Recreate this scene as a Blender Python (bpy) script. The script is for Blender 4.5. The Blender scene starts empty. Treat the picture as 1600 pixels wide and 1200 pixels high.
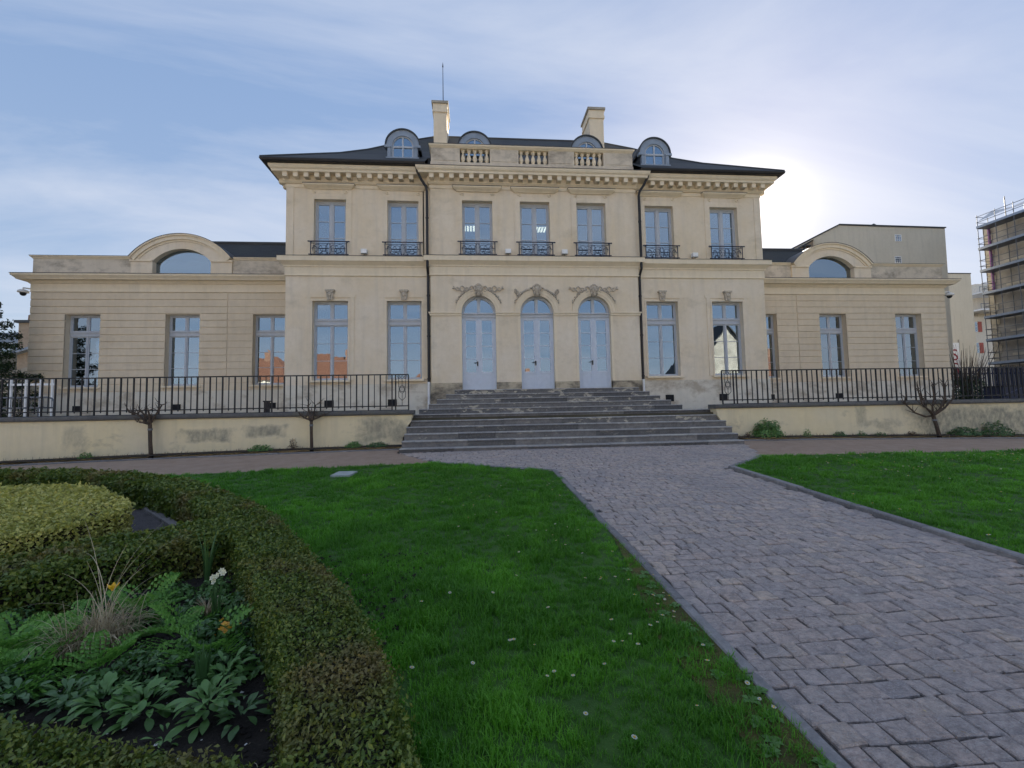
import bpy, bmesh, math, random
import numpy as np
from mathutils import Vector, Matrix, Euler

random.seed(7)
rng = np.random.default_rng(7)
scene = bpy.context.scene
COL = scene.collection
R = math.radians

# ------------------------------------------------------------------ camera
CX, CY, CZ = -2.533, -17.5, 1.636
F_PX, PITCH, YAW, ROLL = 698.46, 0.0626, 0.0855, -0.0194
cam_d = bpy.data.cameras.new('camera')
cam_d.sensor_width = 36.0
cam_d.lens = F_PX / 1600 * 36.0
cam_d.clip_end = 2000
cam_d.clip_start = 0.05
cam = bpy.data.objects.new('camera', cam_d)
COL.objects.link(cam)
_f = Vector((math.sin(YAW), math.cos(YAW), 0))
_r = Vector((math.cos(YAW), -math.sin(YAW), 0))
_z = Vector((0, 0, 1))
_fw = _f * math.cos(PITCH) + _z * math.sin(PITCH)
_up = _z * math.cos(PITCH) - _f * math.sin(PITCH)
_r2 = _r * math.cos(ROLL) + _up * math.sin(ROLL)
_u2 = -_r * math.sin(ROLL) + _up * math.cos(ROLL)
M = Matrix((( _r2.x, _u2.x, -_fw.x, CX), (_r2.y, _u2.y, -_fw.y, CY), (_r2.z, _u2.z, -_fw.z, CZ), (0, 0, 0, 1)))
cam.matrix_world = M
scene.camera = cam

# ------------------------------------------------------------------ sky, sun, exposure
SUN_AZ, SUN_EL = 34.2, 21.4
SKY_STRENGTH, SUN_STRENGTH, EXPOSURE = 0.13, 5.0, 1.7
world = bpy.data.worlds.new('World')
scene.world = world
world.use_nodes = True
nt = world.node_tree
nt.nodes.clear()
w_out = nt.nodes.new('ShaderNodeOutputWorld')
w_bg = nt.nodes.new('ShaderNodeBackground')
w_bg.inputs['Strength'].default_value = SKY_STRENGTH
w_sky = nt.nodes.new('ShaderNodeTexSky')
w_sky.sky_type = 'NISHITA'
w_sky.sun_disc = False
w_sky.sun_elevation = R(SUN_EL)
w_sky.sun_rotation = R(SUN_AZ)
w_sky.altitude = 0
w_sky.air_density = 1.0
w_sky.dust_density = 0.3
w_sky.ozone_density = 1.2
# thin cirrus: streaks laid out on a plane high overhead
w_tc = nt.nodes.new('ShaderNodeTexCoord')
w_sep = nt.nodes.new('ShaderNodeSeparateXYZ')
nt.links.new(w_tc.outputs['Generated'], w_sep.inputs[0])
def wmath(op, a, b=None, c=None):
    n = nt.nodes.new('ShaderNodeMath'); n.operation = op
    for i, v in enumerate((a, b, c)):
        if v is None: continue
        if isinstance(v, (int, float)): n.inputs[i].default_value = v
        else: nt.links.new(v, n.inputs[i])
    return n.outputs[0]
w_zz = wmath('ADD', wmath('MAXIMUM', w_sep.outputs['Z'], 0.0), 0.16)
w_px = wmath('DIVIDE', w_sep.outputs['X'], w_zz)
w_py = wmath('DIVIDE', w_sep.outputs['Y'], w_zz)
w_cmb = nt.nodes.new('ShaderNodeCombineXYZ')
nt.links.new(w_px, w_cmb.inputs[0]); nt.links.new(w_py, w_cmb.inputs[1])
w_map = nt.nodes.new('ShaderNodeMapping')
w_map.inputs['Rotation'].default_value = (0, 0, R(-32))
w_map.inputs['Scale'].default_value = (0.42, 1.25, 1)
w_map.inputs['Location'].default_value = (9.1, 3.1, 0)
nt.links.new(w_cmb.outputs[0], w_map.inputs[0])
w_n1 = nt.nodes.new('ShaderNodeTexNoise')
w_n1.inputs['Scale'].default_value = 1.3; w_n1.inputs['Detail'].default_value = 9
w_n1.inputs['Roughness'].default_value = 0.58; w_n1.inputs['Distortion'].default_value = 0.9
nt.links.new(w_map.outputs[0], w_n1.inputs['Vector'])
w_rmp = nt.nodes.new('ShaderNodeMapRange')
w_rmp.inputs['From Min'].default_value = 0.38; w_rmp.inputs['From Max'].default_value = 0.66
w_rmp.inputs['To Min'].default_value = 0.0; w_rmp.inputs['To Max'].default_value = 0.55
nt.links.new(w_n1.outputs['Fac'], w_rmp.inputs['Value'])
# even out the range of the clear sky a little (thin veil of high haze)
w_hsv = nt.nodes.new('ShaderNodeGamma'); w_hsv.inputs['Gamma'].default_value = 0.36
nt.links.new(w_sky.outputs[0], w_hsv.inputs['Color'])
w_gain = nt.nodes.new('ShaderNodeMix'); w_gain.data_type = 'RGBA'; w_gain.blend_type = 'MULTIPLY'
w_gain.inputs['Factor'].default_value = 1.0
w_gain.inputs[7].default_value = (1.17, 1.12, 1.16, 1)
w_sat = nt.nodes.new('ShaderNodeHueSaturation'); w_sat.inputs['Saturation'].default_value = 2.0
nt.links.new(w_hsv.outputs[0], w_sat.inputs['Color'])
nt.links.new(w_sat.outputs[0], w_gain.inputs[6])
w_mix = nt.nodes.new('ShaderNodeMix'); w_mix.data_type = 'RGBA'
nt.links.new(w_rmp.outputs[0], w_mix.inputs['Factor'])
w_veil = nt.nodes.new('ShaderNodeMix'); w_veil.data_type = 'RGBA'; w_veil.inputs['Factor'].default_value = 0.55
nt.links.new(w_gain.outputs[2], w_veil.inputs[6])
w_vg = nt.nodes.new('ShaderNodeMix'); w_vg.data_type = 'RGBA'
nt.links.new(wmath('POWER', wmath('SUBTRACT', 1.0, wmath('MAXIMUM', w_sep.outputs['Z'], 0.0)), 2.0), w_vg.inputs['Factor'])
w_vg.inputs[6].default_value = (0.50, 0.76, 1.42, 1); w_vg.inputs[7].default_value = (1.18, 1.38, 1.78, 1)
nt.links.new(w_vg.outputs[2], w_veil.inputs[7])
nt.links.new(w_veil.outputs[2], w_mix.inputs[6])
w_mix.inputs[7].default_value = (1.85, 1.95, 2.2, 1)
# aureole of the sun shining through the thin cloud
w_vm = nt.nodes.new('ShaderNodeVectorMath'); w_vm.operation = 'DOT_PRODUCT'
nt.links.new(w_tc.outputs['Generated'], w_vm.inputs[0])
w_vm.inputs[1].default_value = (math.sin(R(SUN_AZ)) * math.cos(R(SUN_EL)), math.cos(R(SUN_AZ)) * math.cos(R(SUN_EL)), math.sin(R(SUN_EL)))
w_dot = wmath('MAXIMUM', w_vm.outputs['Value'], 0.0)
w_gl = wmath('ADD', wmath('MULTIPLY', wmath('POWER', w_dot, 520.0), 1.9), wmath('MULTIPLY', wmath('POWER', w_dot, 34.0), 0.5))
w_add = nt.nodes.new('ShaderNodeMix'); w_add.data_type = 'RGBA'; w_add.blend_type = 'ADD'
nt.links.new(w_gl, w_add.inputs['Factor']); w_add.clamp_factor = False
nt.links.new(w_mix.outputs[2], w_add.inputs[6]); w_add.inputs[7].default_value = (1.35, 1.15, 0.9, 1)
nt.links.new(w_add.outputs[2], w_bg.inputs['Color'])
nt.links.new(w_bg.outputs[0], w_out.inputs[0])

sun_d = bpy.data.lights.new('sun', 'SUN')
sun_d.energy = SUN_STRENGTH; sun_d.angle = R(0.5); sun_d.color = (1.0, 0.9, 0.76)
sun = bpy.data.objects.new('sun', sun_d); COL.objects.link(sun)
sdir = Vector((math.sin(R(SUN_AZ)) * math.cos(R(SUN_EL)), math.cos(R(SUN_AZ)) * math.cos(R(SUN_EL)), math.sin(R(SUN_EL))))
sun.rotation_euler = (-sdir).to_track_quat('-Z', 'Y').to_euler()
sun.location = (30, 40, 40)

scene.view_settings.view_transform = 'Standard'
scene.view_settings.look = 'None'
scene.view_settings.exposure = EXPOSURE
scene.view_settings.gamma = 1.0
scene.view_settings.use_curve_mapping = False
scene.render.engine = 'CYCLES'
scene.cycles.max_bounces = 6
scene.cycles.diffuse_bounces = 4
scene.cycles.glossy_bounces = 3
scene.cycles.transparent_max_bounces = 8
scene.cycles.use_denoising = True
scene.cycles.sample_clamp_indirect = 4.0

# ------------------------------------------------------------------ materials
def new_mat(name):
    m = bpy.data.materials.new(name); m.use_nodes = True
    t = m.node_tree; t.nodes.clear()
    o = t.nodes.new('ShaderNodeOutputMaterial'); b = t.nodes.new('ShaderNodeBsdfPrincipled')
    t.links.new(b.outputs[0], o.inputs[0])
    return m, t, b, o
def lk(t, v, sock):
    if hasattr(v, 'links'): t.links.new(v, sock)
    else: sock.default_value = v
def c4(c): return (c[0], c[1], c[2], 1)
def noise(t, vec, scale, detail=4, rough=0.55, dist=0.0):
    n = t.nodes.new('ShaderNodeTexNoise'); t.links.new(vec, n.inputs['Vector'])
    n.inputs['Scale'].default_value = scale; n.inputs['Detail'].default_value = detail
    n.inputs['Roughness'].default_value = rough; n.inputs['Distortion'].default_value = dist
    return n.outputs['Fac']
def ramp(t, fac, a, b, lo=0.0, hi=1.0):
    n = t.nodes.new('ShaderNodeMapRange'); t.links.new(fac, n.inputs['Value'])
    n.inputs['From Min'].default_value = a; n.inputs['From Max'].default_value = b
    n.inputs['To Min'].default_value = lo; n.inputs['To Max'].default_value = hi
    return n.outputs[0]
def mixc(t, fac, a, b, mode='MIX'):
    n = t.nodes.new('ShaderNodeMix'); n.data_type = 'RGBA'; n.blend_type = mode
    lk(t, fac, n.inputs['Factor'])
    for v, s in ((a, n.inputs[6]), (b, n.inputs[7])):
        if isinstance(v, tuple): s.default_value = c4(v)
        else: t.links.new(v, s)
    return n.outputs[2]
def mth(t, op, a, b=None):
    n = t.nodes.new('ShaderNodeMath'); n.operation = op
    lk(t, a, n.inputs[0])
    if b is not None: lk(t, b, n.inputs[1])
    return n.outputs[0]
def pos(t, scale=(1, 1, 1)):
    g = t.nodes.new('ShaderNodeNewGeometry')
    if scale == (1, 1, 1): return g.outputs['Position']
    m = t.nodes.new('ShaderNodeMapping'); m.inputs['Scale'].default_value = scale
    t.links.new(g.outputs['Position'], m.inputs[0]); return m.outputs[0]
def bump(t, b, height, strength, dist=0.02):
    n = t.nodes.new('ShaderNodeBump'); n.inputs['Strength'].default_value = strength
    n.inputs['Distance'].default_value = dist
    t.links.new(height, n.inputs['Height']); t.links.new(n.outputs[0], b.inputs['Normal'])
def island(t):
    g = t.nodes.new('ShaderNodeNewGeometry'); return g.outputs['Random Per Island']
def objrand(t):
    g = t.nodes.new('ShaderNodeObjectInfo'); return g.outputs['Random']

def m_plain(name, c, rough=0.6, metal=0.0, var=0.12, scale=6.0, bmp=0.0):
    m, t, b, o = new_mat(name)
    f = noise(t, pos(t), scale, 5)
    col = mixc(t, ramp(t, f, 0.3, 0.7), tuple(x * (1 - var) for x in c), tuple(min(1, x * (1 + var)) for x in c))
    t.links.new(col, b.inputs['Base Color'])
    b.inputs['Roughness'].default_value = rough; b.inputs['Metallic'].default_value = metal
    if bmp: bump(t, b, noise(t, pos(t), scale * 6, 4), bmp)
    return m

def m_render(name, c1, c2, stain=(0.30, 0.26, 0.20), amount=0.35, streak=True, lo=0.56, hi=0.78):
    """lime render: two tones in broad patches, fine grain, rain streaks and blotches"""
    m, t, b, o = new_mat(name)
    p = pos(t)
    col = mixc(t, ramp(t, noise(t, p, 0.55, 6, 0.6), 0.32, 0.68), c1, c2)
    col = mixc(t, ramp(t, noise(t, p, 5.0, 6, 0.65), 0.35, 0.75, 0, 0.35), col, tuple(x * 0.78 for x in c1))
    if streak:
        s = noise(t, pos(t, (2.6, 2.6, 0.22)), 1.5, 5, 0.6)
        col = mixc(t, ramp(t, s, 0.5, 0.78, 0, 0.45), col, tuple(x * 0.68 for x in c2))
    bl = noise(t, pos(t, (0.8, 0.8, 1.3)), 1.1, 8, 0.68, 0.15)
    col = mixc(t, ramp(t, bl, lo, hi, 0, amount), col, stain)
    t.links.new(col, b.inputs['Base Color'])
    b.inputs['Roughness'].default_value = 0.9
    h = mth(t, 'ADD', mth(t, 'MULTIPLY', noise(t, p, 55, 4), 0.5), noise(t, p, 7, 5))
    bump(t, b, h, 0.16, 0.02)
    return m

MAT = {}
MAT['render'] = m_render('cream_render', (0.745, 0.62, 0.445), (0.80, 0.705, 0.58), (0.36, 0.30, 0.21), 0.5, True, 0.54, 0.8)
MAT['plinth'] = m_render('plinth_render', (0.68, 0.62, 0.52), (0.74, 0.69, 0.59), (0.36, 0.29, 0.21), 0.7, True, 0.5, 0.62)
MAT['trim'] = m_render('pale_trim', (0.79, 0.675, 0.50), (0.82, 0.715, 0.555), amount=0.2)
MAT['course'] = m_render('banded_render', (0.66, 0.55, 0.405), (0.74, 0.63, 0.48), (0.40, 0.33, 0.26), 0.3)
MAT['attic'] = m_render('attic_render', (0.62, 0.54, 0.43), (0.68, 0.60, 0.49), (0.15, 0.125, 0.10), 0.85, True, 0.47, 0.7)
MAT['ochre'] = m_render('ochre_wall', (0.78, 0.67, 0.43), (0.72, 0.64, 0.47), (0.20, 0.19, 0.15), 0.7, True, 0.56, 0.74)
def weather(mname, zones, tint):
    """grey lichen zones on a wall: (x, z, half width, half height) with ragged edges"""
    m = MAT[mname]; t = m.node_tree; b = [n for n in t.nodes if n.type == 'BSDF_PRINCIPLED'][0]
    src = b.inputs['Base Color'].links[0].from_socket
    g = t.nodes.new('ShaderNodeNewGeometry'); sx = t.nodes.new('ShaderNodeSeparateXYZ'); t.links.new(g.outputs['Position'], sx.inputs[0])
    nz = noise(t, pos(t), 2.6, 7, 0.7); n2 = noise(t, pos(t, (1, 1, 0.6)), 9, 6, 0.7)
    for x, z, hw, hh, am in zones:
        dx = mth(t, 'DIVIDE', mth(t, 'ABSOLUTE', mth(t, 'SUBTRACT', sx.outputs['X'], x)), hw); dz = mth(t, 'DIVIDE', mth(t, 'ABSOLUTE', mth(t, 'SUBTRACT', sx.outputs['Z'], z)), hh)
        d = mth(t, 'SUBTRACT', mth(t, 'MAXIMUM', dx, dz), mth(t, 'MULTIPLY', mth(t, 'SUBTRACT', nz, 0.5), 1.6))
        f = mth(t, 'MULTIPLY', ramp(t, d, 1.05, 0.55, 0, am), ramp(t, n2, 0.32, 0.62, 0.35, 1.0))
        src = mixc(t, f, src, tint)
    t.links.new(src, b.inputs['Base Color'])
weather('ochre', [(13.2, 1.0, 2.6, 0.62, 0.85), (-9.7, 1.15, 0.7, 0.2, 0.8), (-8.2, 1.25, 0.6, 0.18, 0.8), (-5.0, 1.2, 0.8, 0.35, 0.7), (9.2, 1.3, 0.2, 0.35, 0.6), (-13.0, 1.2, 0.3, 0.3, 0.4)], (0.20, 0.20, 0.17))
MAT['bayfoot'] = m_render('bay_foot', (0.50, 0.42, 0.30), (0.56, 0.49, 0.37), (0.07, 0.06, 0.05), 0.9, True, 0.44, 0.6)
MAT['ornament'] = m_plain('carved_stone', (0.48, 0.42, 0.34), 0.9, 0, 0.3, 18, 0.2)
MAT['apartment'] = m_render('apartment_render', (0.64, 0.58, 0.46), (0.68, 0.62, 0.50), amount=0.1)
MAT['pale_house'] = m_plain('pale_house_wall', (0.74, 0.67, 0.56), 0.9)
MAT['white_paint'] = m_plain('white_paint', (0.78, 0.78, 0.78), 0.5)
MAT['frame'] = m_plain('window_paint', (0.46, 0.49, 0.54), 0.45, 0, 0.05)
MAT['door'] = m_plain('door_paint', (0.56, 0.62, 0.72), 0.4, 0, 0.05)
MAT['zinc'] = m_plain('dormer_zinc', (0.26, 0.31, 0.38), 0.5, 0.2, 0.12, 3)
MAT['iron'] = m_plain('black_iron', (0.014, 0.016, 0.022), 0.45, 0.3)
MAT['darkpipe'] = m_plain('dark_pipe', (0.022, 0.021, 0.023), 0.5, 0.2)
MAT['blueiron'] = m_plain('blue_black_iron', (0.012, 0.018, 0.05), 0.4, 0.2)
MAT['lead'] = m_plain('lead_flashing', (0.05, 0.055, 0.06), 0.55, 0.2)
MAT['black_void'] = m_plain('vent_shadow', (0.01, 0.01, 0.012), 0.9)
MAT['room'] = m_plain('room_wall', (0.10, 0.10, 0.11), 0.9)
MAT['cloth'] = m_plain('curtain_cloth', (0.75, 0.76, 0.8), 0.9)
MAT['terracotta'] = m_plain('chimney_pot', (0.22, 0.12, 0.08), 0.85)
MAT['bark'] = m_plain('bark', (0.075, 0.055, 0.042), 0.95, 0, 0.4, 30, 0.5)
MAT['redshutter'] = m_plain('red_shutter', (0.42, 0.10, 0.07), 0.6)
MAT['toeblue'] = m_plain('toe_board_blue', (0.30, 0.36, 0.46), 0.4, 0.2)
MAT['greywall'] = m_plain('grey_worn_wall', (0.34, 0.325, 0.30), 0.9, 0, 0.25, 1.2)
MAT['violet'] = m_plain('violet_edge', (0.26, 0.05, 0.34), 0.6)
MAT['steel'] = m_plain('galvanised_steel', (0.16, 0.175, 0.20), 0.4, 0.6)
MAT['deckblue'] = m_plain('scaffold_deck', (0.07, 0.09, 0.13), 0.45, 0.3)
MAT['stoneblock'] = m_plain('quoin_stone', (0.50, 0.46, 0.38), 0.9, 0, 0.12, 3, 0.15)
MAT['oldwall'] = m_plain('worn_render', (0.36, 0.33, 0.28), 0.9, 0, 0.25, 1.2)
MAT['sheet'] = m_plain('protective_sheet', (0.62, 0.62, 0.62), 0.6)
MAT['brownhouse'] = m_plain('brown_gable', (0.36, 0.29, 0.22), 0.9)

def m_slate():
    m, t, b, o = new_mat('slate')
    w = t.nodes.new('ShaderNodeTexBrick')
    m2 = t.nodes.new('ShaderNodeMapping'); g = t.nodes.new('ShaderNodeNewGeometry')
    sx = t.nodes.new('ShaderNodeSeparateXYZ'); t.links.new(g.outputs['Position'], sx.inputs[0])
    cb = t.nodes.new('ShaderNodeCombineXYZ')
    t.links.new(mth(t, 'ADD', sx.outputs['X'], mth(t, 'MULTIPLY', sx.outputs['Y'], 0.31)), cb.inputs[0]); t.links.new(sx.outputs['Z'], cb.inputs[1])
    t.links.new(cb.outputs[0], w.inputs['Vector'])
    w.inputs['Scale'].default_value = 1.0; w.inputs['Brick Width'].default_value = 0.24; w.inputs['Row Height'].default_value = 0.10
    w.inputs['Mortar Size'].default_value = 0.006
    w.inputs['Color1'].default_value = (0.022, 0.024, 0.028, 1); w.inputs['Color2'].default_value = (0.034, 0.037, 0.04, 1)
    w.inputs['Mortar'].default_value = (0.015, 0.016, 0.018, 1)
    col = mixc(t, ramp(t, noise(t, pos(t), 0.9, 5), 0.4, 0.7, 0, 0.5), w.outputs['Color'], (0.04, 0.046, 0.036))
    t.links.new(col, b.inputs['Base Color']); b.inputs['Roughness'].default_value = 0.75
    bump(t, b, w.outputs['Fac'], -0.4, 0.01)
    return m
MAT['slate'] = m_slate()

def m_redtile():
    m, t, b, o = new_mat('red_tile')
    f = noise(t, pos(t, (1, 1, 4)), 3.0, 6)
    col = mixc(t, ramp(t, f, 0.35, 0.65), (0.12, 0.05, 0.03), (0.19, 0.085, 0.05))
    t.links.new(col, b.inputs['Base Color']); b.inputs['Roughness'].default_value = 0.85
    return m
MAT['redtile'] = m_redtile()

def m_glass():
    m, t, b, o = new_mat('window_glass')
    t.nodes.remove(b)
    g = t.nodes.new('ShaderNodeBsdfGlossy'); g.inputs['Roughness'].default_value = 0.0
    g.inputs['Color'].default_value = (0.78, 0.90, 1.0, 1)
    tr = t.nodes.new('ShaderNodeBsdfTransparent'); tr.inputs['Color'].default_value = (0.55, 0.62, 0.66, 1)
    mx = t.nodes.new('ShaderNodeMixShader')
    lw = t.nodes.new('ShaderNodeFresnel'); lw.inputs['IOR'].default_value = 1.6
    t.links.new(mth(t, 'ADD', mth(t, 'MULTIPLY', lw.outputs[0], 0.8), 0.30), mx.inputs[0])
    t.links.new(tr.outputs[0], mx.inputs[1]); t.links.new(g.outputs[0], mx.inputs[2])
    n = t.nodes.new('ShaderNodeBump'); n.inputs['Strength'].default_value = 0.03; n.inputs['Distance'].default_value = 0.02
    t.links.new(noise(t, pos(t, (1, 1, 1)), 2.3, 2), n.inputs['Height']); t.links.new(n.outputs[0], g.inputs['Normal'])
    t.links.new(mx.outputs[0], o.inputs[0])
    return m
MAT['glass'] = m_glass()

def m_stone(name, dark, light, pale, pale_amt, lichen=0.35, use_obj=True, rough=0.8, lo=0.52, hi=0.6):
    m, t, b, o = new_mat(name)
    p = pos(t)
    r = objrand(t) if use_obj else island(t)
    col = mixc(t, r, dark, light)
    col = mixc(t, ramp(t, noise(t, p, 9, 8, 0.7), 0.4, 0.7, 0, 0.6), col, tuple(x * 0.45 for x in dark))
    col = mixc(t, ramp(t, noise(t, p, 38, 5, 0.7), 0.5, 0.75, 0, lichen), col, tuple(min(1, x * 1.7) for x in light))
    chips = noise(t, pos(t, (1, 1, 2.6)), 3.1, 7, 0.62, 0.4)
    col = mixc(t, ramp(t, chips, lo, hi, 0, pale_amt), col, pale)
    t.links.new(col, b.inputs['Base Color']); b.inputs['Roughness'].default_value = rough
    bump(t, b, mth(t, 'ADD', noise(t, p, 24, 6, 0.65), mth(t, 'MULTIPLY', noise(t, p, 90, 3), 0.4)), 0.5, 0.012)
    return m
MAT['step'] = m_stone('old_step_stone', (0.10, 0.098, 0.10), (0.22, 0.21, 0.205), (0.42, 0.39, 0.33), 0.55, lo=0.6, hi=0.68)
MAT['step_chipped'] = m_stone('chipped_step_stone', (0.13, 0.128, 0.13), (0.22, 0.21, 0.20), (0.50, 0.455, 0.37), 0.9, lo=0.56, hi=0.60)
MAT['step_worn_lit'] = m_stone('worn_lit_nosing', (0.26, 0.25, 0.245), (0.36, 0.345, 0.32), (0.52, 0.48, 0.40), 0.5, lo=0.54, hi=0.62)  # worn tread tops; sky light on them is painted in as paler stone
MAT['coping'] = m_stone('coping_stone', (0.10, 0.10, 0.105), (0.14, 0.14, 0.14), (0.16, 0.16, 0.12), 0.3)
MAT['kerb'] = m_stone('kerb_stone', (0.17, 0.165, 0.17), (0.26, 0.25, 0.25), (0.5, 0.48, 0.46), 0.25, lo=0.62, hi=0.7)
MAT['slab'] = m_plain('pale_slab', (0.34, 0.38, 0.38), 0.6, 0, 0.15, 8, 0.1)

def m_paver(name, use_obj):
    m, t, b, o = new_mat(name)
    p = pos(t)
    r = objrand(t) if use_obj else island(t)
    n = t.nodes.new('ShaderNodeValToRGB'); t.links.new(r, n.inputs[0])
    cr = n.color_ramp
    cols = [(0.0, (0.457, 0.382, 0.360)), (0.2, (0.574, 0.465, 0.419)), (0.4, (0.396, 0.341, 0.333)), (0.55, (0.636, 0.500, 0.405)), (0.7, (0.536, 0.446, 0.416)), (0.85, (0.590, 0.448, 0.378)), (1.0, (0.484, 0.417, 0.386))]
    cr.elements[0].position = 0; cr.elements[0].color = c4(cols[0][1])
    cr.elements[1].position = 1; cr.elements[1].color = c4(cols[-1][1])
    for q, c in cols[1:-1]:
        e = cr.elements.new(q); e.color = c4(c)
    col = n.outputs[0]
    col = mixc(t, ramp(t, noise(t, p, 13, 8, 0.75, 0.8), 0.38, 0.66, 0, 0.8), col, (0.10, 0.095, 0.10))
    col = mixc(t, ramp(t, noise(t, pos(t, (1, 2.2, 1)), 36, 7, 0.75, 1.4), 0.5, 0.66, 0, 0.65), col, (0.62, 0.59, 0.57))
    col = mixc(t, ramp(t, noise(t, p, 0.7, 4), 0.42, 0.66, 0, 0.35), col, (0.25, 0.235, 0.25))
    t.links.new(col, b.inputs['Base Color']); b.inputs['Roughness'].default_value = 0.5
    h = mth(t, 'ADD', noise(t, pos(t, (1, 1.8, 1)), 16, 7, 0.7, 0.8), mth(t, 'MULTIPLY', noise(t, p, 70, 4), 0.5))
    bump(t, b, h, 1.0, 0.022)
    return m
MAT['paver'] = m_paver('porphyry_sett', True)
MAT['paver_mass'] = m_paver('porphyry_sett_far', False)

def m_ground(name, a, bcol, scale, bmp=0.6, sp=None):
    m, t, b, o = new_mat(name)
    p = pos(t)
    col = mixc(t, ramp(t, noise(t, p, scale, 8, 0.7), 0.35, 0.65), a, bcol)
    if sp: col = mixc(t, ramp(t, noise(t, p, scale * 9, 3, 0.6), 0.58, 0.7, 0, 0.8), col, sp)
    t.links.new(col, b.inputs['Base Color']); b.inputs['Roughness'].default_value = 0.95
    bump(t, b, noise(t, p, scale * 8, 6, 0.7), bmp, 0.03)
    return m
MAT['earth'] = m_ground('earth', (0.055, 0.05, 0.035), (0.09, 0.08, 0.055), 1.2)
MAT['soil'] = m_ground('soil', (0.016, 0.012, 0.010), (0.035, 0.027, 0.021), 9, 1.0, (0.07, 0.055, 0.045))
MAT['gravel'] = m_ground('red_gravel', (0.30, 0.205, 0.145), (0.38, 0.275, 0.205), 3.0, 0.8, (0.36, 0.30, 0.26))
MAT['greygravel'] = m_ground('grey_gravel', (0.07, 0.065, 0.07), (0.12, 0.11, 0.115), 6.0, 0.8, (0.24, 0.22, 0.22))
MAT['mortar'] = m_ground('sett_joint', (0.065, 0.06, 0.06), (0.11, 0.10, 0.095), 6.0, 0.8, (0.19, 0.18, 0.17))
MAT['turf'] = m_ground('turf', (0.03, 0.085, 0.010), (0.05, 0.13, 0.016), 3.0, 0.8)
MAT['moss'] = m_ground('moss', (0.06, 0.065, 0.012), (0.14, 0.12, 0.03), 7.0, 1.0, (0.05, 0.04, 0.025))
MAT['bouncepaving'] = m_ground('pale_bounce_paving', (0.48, 0.44, 0.38), (0.54, 0.50, 0.44), 1.0, 0.2)
MAT['terrace'] = m_ground('terrace_paving', (0.24, 0.22, 0.19), (0.30, 0.28, 0.24), 2.0, 0.3)

def m_leaf(name, cols, patch=None, rough=0.5, trans=0.25, patch_scale=1.6, lo=0.46, hi=0.62, patch_amt=0.85):
    m, t, b, o = new_mat(name)
    r = island(t)
    n = t.nodes.new('ShaderNodeValToRGB'); t.links.new(r, n.inputs[0])
    cr = n.color_ramp
    k = len(cols)
    cr.elements[0].color = c4(cols[0]); cr.elements[1].color = c4(cols[-1])
    for i in range(1, k - 1):
        e = cr.elements.new(i / (k - 1)); e.color = c4(cols[i])
    col = n.outputs[0]
    if patch:
        col = mixc(t, ramp(t, noise(t, pos(t), patch_scale, 5, 0.6), lo, hi, 0, patch_amt), col, patch)
    t.links.new(col, b.inputs['Base Color']); b.inputs['Roughness'].default_value = rough
    tr = t.nodes.new('ShaderNodeBsdfTranslucent'); t.links.new(col, tr.inputs['Color'])
    mx = t.nodes.new('ShaderNodeMixShader'); mx.inputs[0].default_value = trans
    t.links.new(b.outputs[0], mx.inputs[1]); t.links.new(tr.outputs[0], mx.inputs[2])
    t.links.new(mx.outputs[0], o.inputs[0])
    return m
MAT['boxleaf'] = m_leaf('box_leaf', [(0.06, 0.115, 0.016), (0.10, 0.165, 0.022), (0.19, 0.235, 0.036), (0.08, 0.135, 0.02)], (0.25, 0.165, 0.07), patch_amt=0.65, lo=0.53, hi=0.68)
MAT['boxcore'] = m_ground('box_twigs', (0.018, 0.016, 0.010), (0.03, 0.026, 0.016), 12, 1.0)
MAT['goldleaf'] = m_leaf('gold_leaf', [(0.38, 0.385, 0.08), (0.52, 0.51, 0.12), (0.64, 0.60, 0.20), (0.30, 0.32, 0.07)], (0.27, 0.31, 0.06), patch_amt=0.4)
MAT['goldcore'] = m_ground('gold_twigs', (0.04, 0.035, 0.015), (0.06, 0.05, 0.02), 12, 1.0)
MAT['grass'] = m_leaf('grass_blade', [(0.055, 0.18, 0.012), (0.085, 0.28, 0.018), (0.14, 0.37, 0.034), (0.065, 0.22, 0.014)], (0.16, 0.44, 0.032), 0.5, 0.45, 1.1, 0.44, 0.62, 0.85)
MAT['leaf_dark'] = m_leaf('dark_green_leaf', [(0.045, 0.112, 0.033), (0.068, 0.150, 0.045), (0.090, 0.188, 0.057)], None, 0.42, 0.2)
MAT['leaf_mid'] = m_leaf('mid_green_leaf', [(0.075, 0.180, 0.045), (0.112, 0.240, 0.060), (0.150, 0.285, 0.075)], None, 0.42, 0.25)
MAT['leaf_fern'] = m_leaf('bright_fern_leaf', [(0.090, 0.242, 0.038), (0.151, 0.348, 0.053), (0.197, 0.408, 0.076)], None, 0.5, 0.3)
MAT['leaf_purple'] = m_leaf('purple_grey_leaf', [(0.05, 0.045, 0.07), (0.09, 0.085, 0.12), (0.13, 0.13, 0.17)], None, 0.4, 0.1)
MAT['leaf_brown'] = m_leaf('brown_leaf', [(0.07, 0.04, 0.025), (0.11, 0.06, 0.04), (0.09, 0.07, 0.035)], None, 0.6, 0.2)
MAT['strawgrass'] = m_leaf('straw_blade', [(0.338, 0.260, 0.156), (0.468, 0.377, 0.234), (0.585, 0.494, 0.338), (0.260, 0.195, 0.117)], None, 0.6, 0.25)
MAT['needle'] = m_leaf('conifer_needle', [(0.012, 0.035, 0.012), (0.02, 0.05, 0.018), (0.04, 0.065, 0.018)], None, 0.5, 0.15)
MAT['petal_white'] = m_leaf('white_petal', [(0.75, 0.75, 0.72), (0.82, 0.82, 0.8)], None, 0.5, 0.3)
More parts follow.
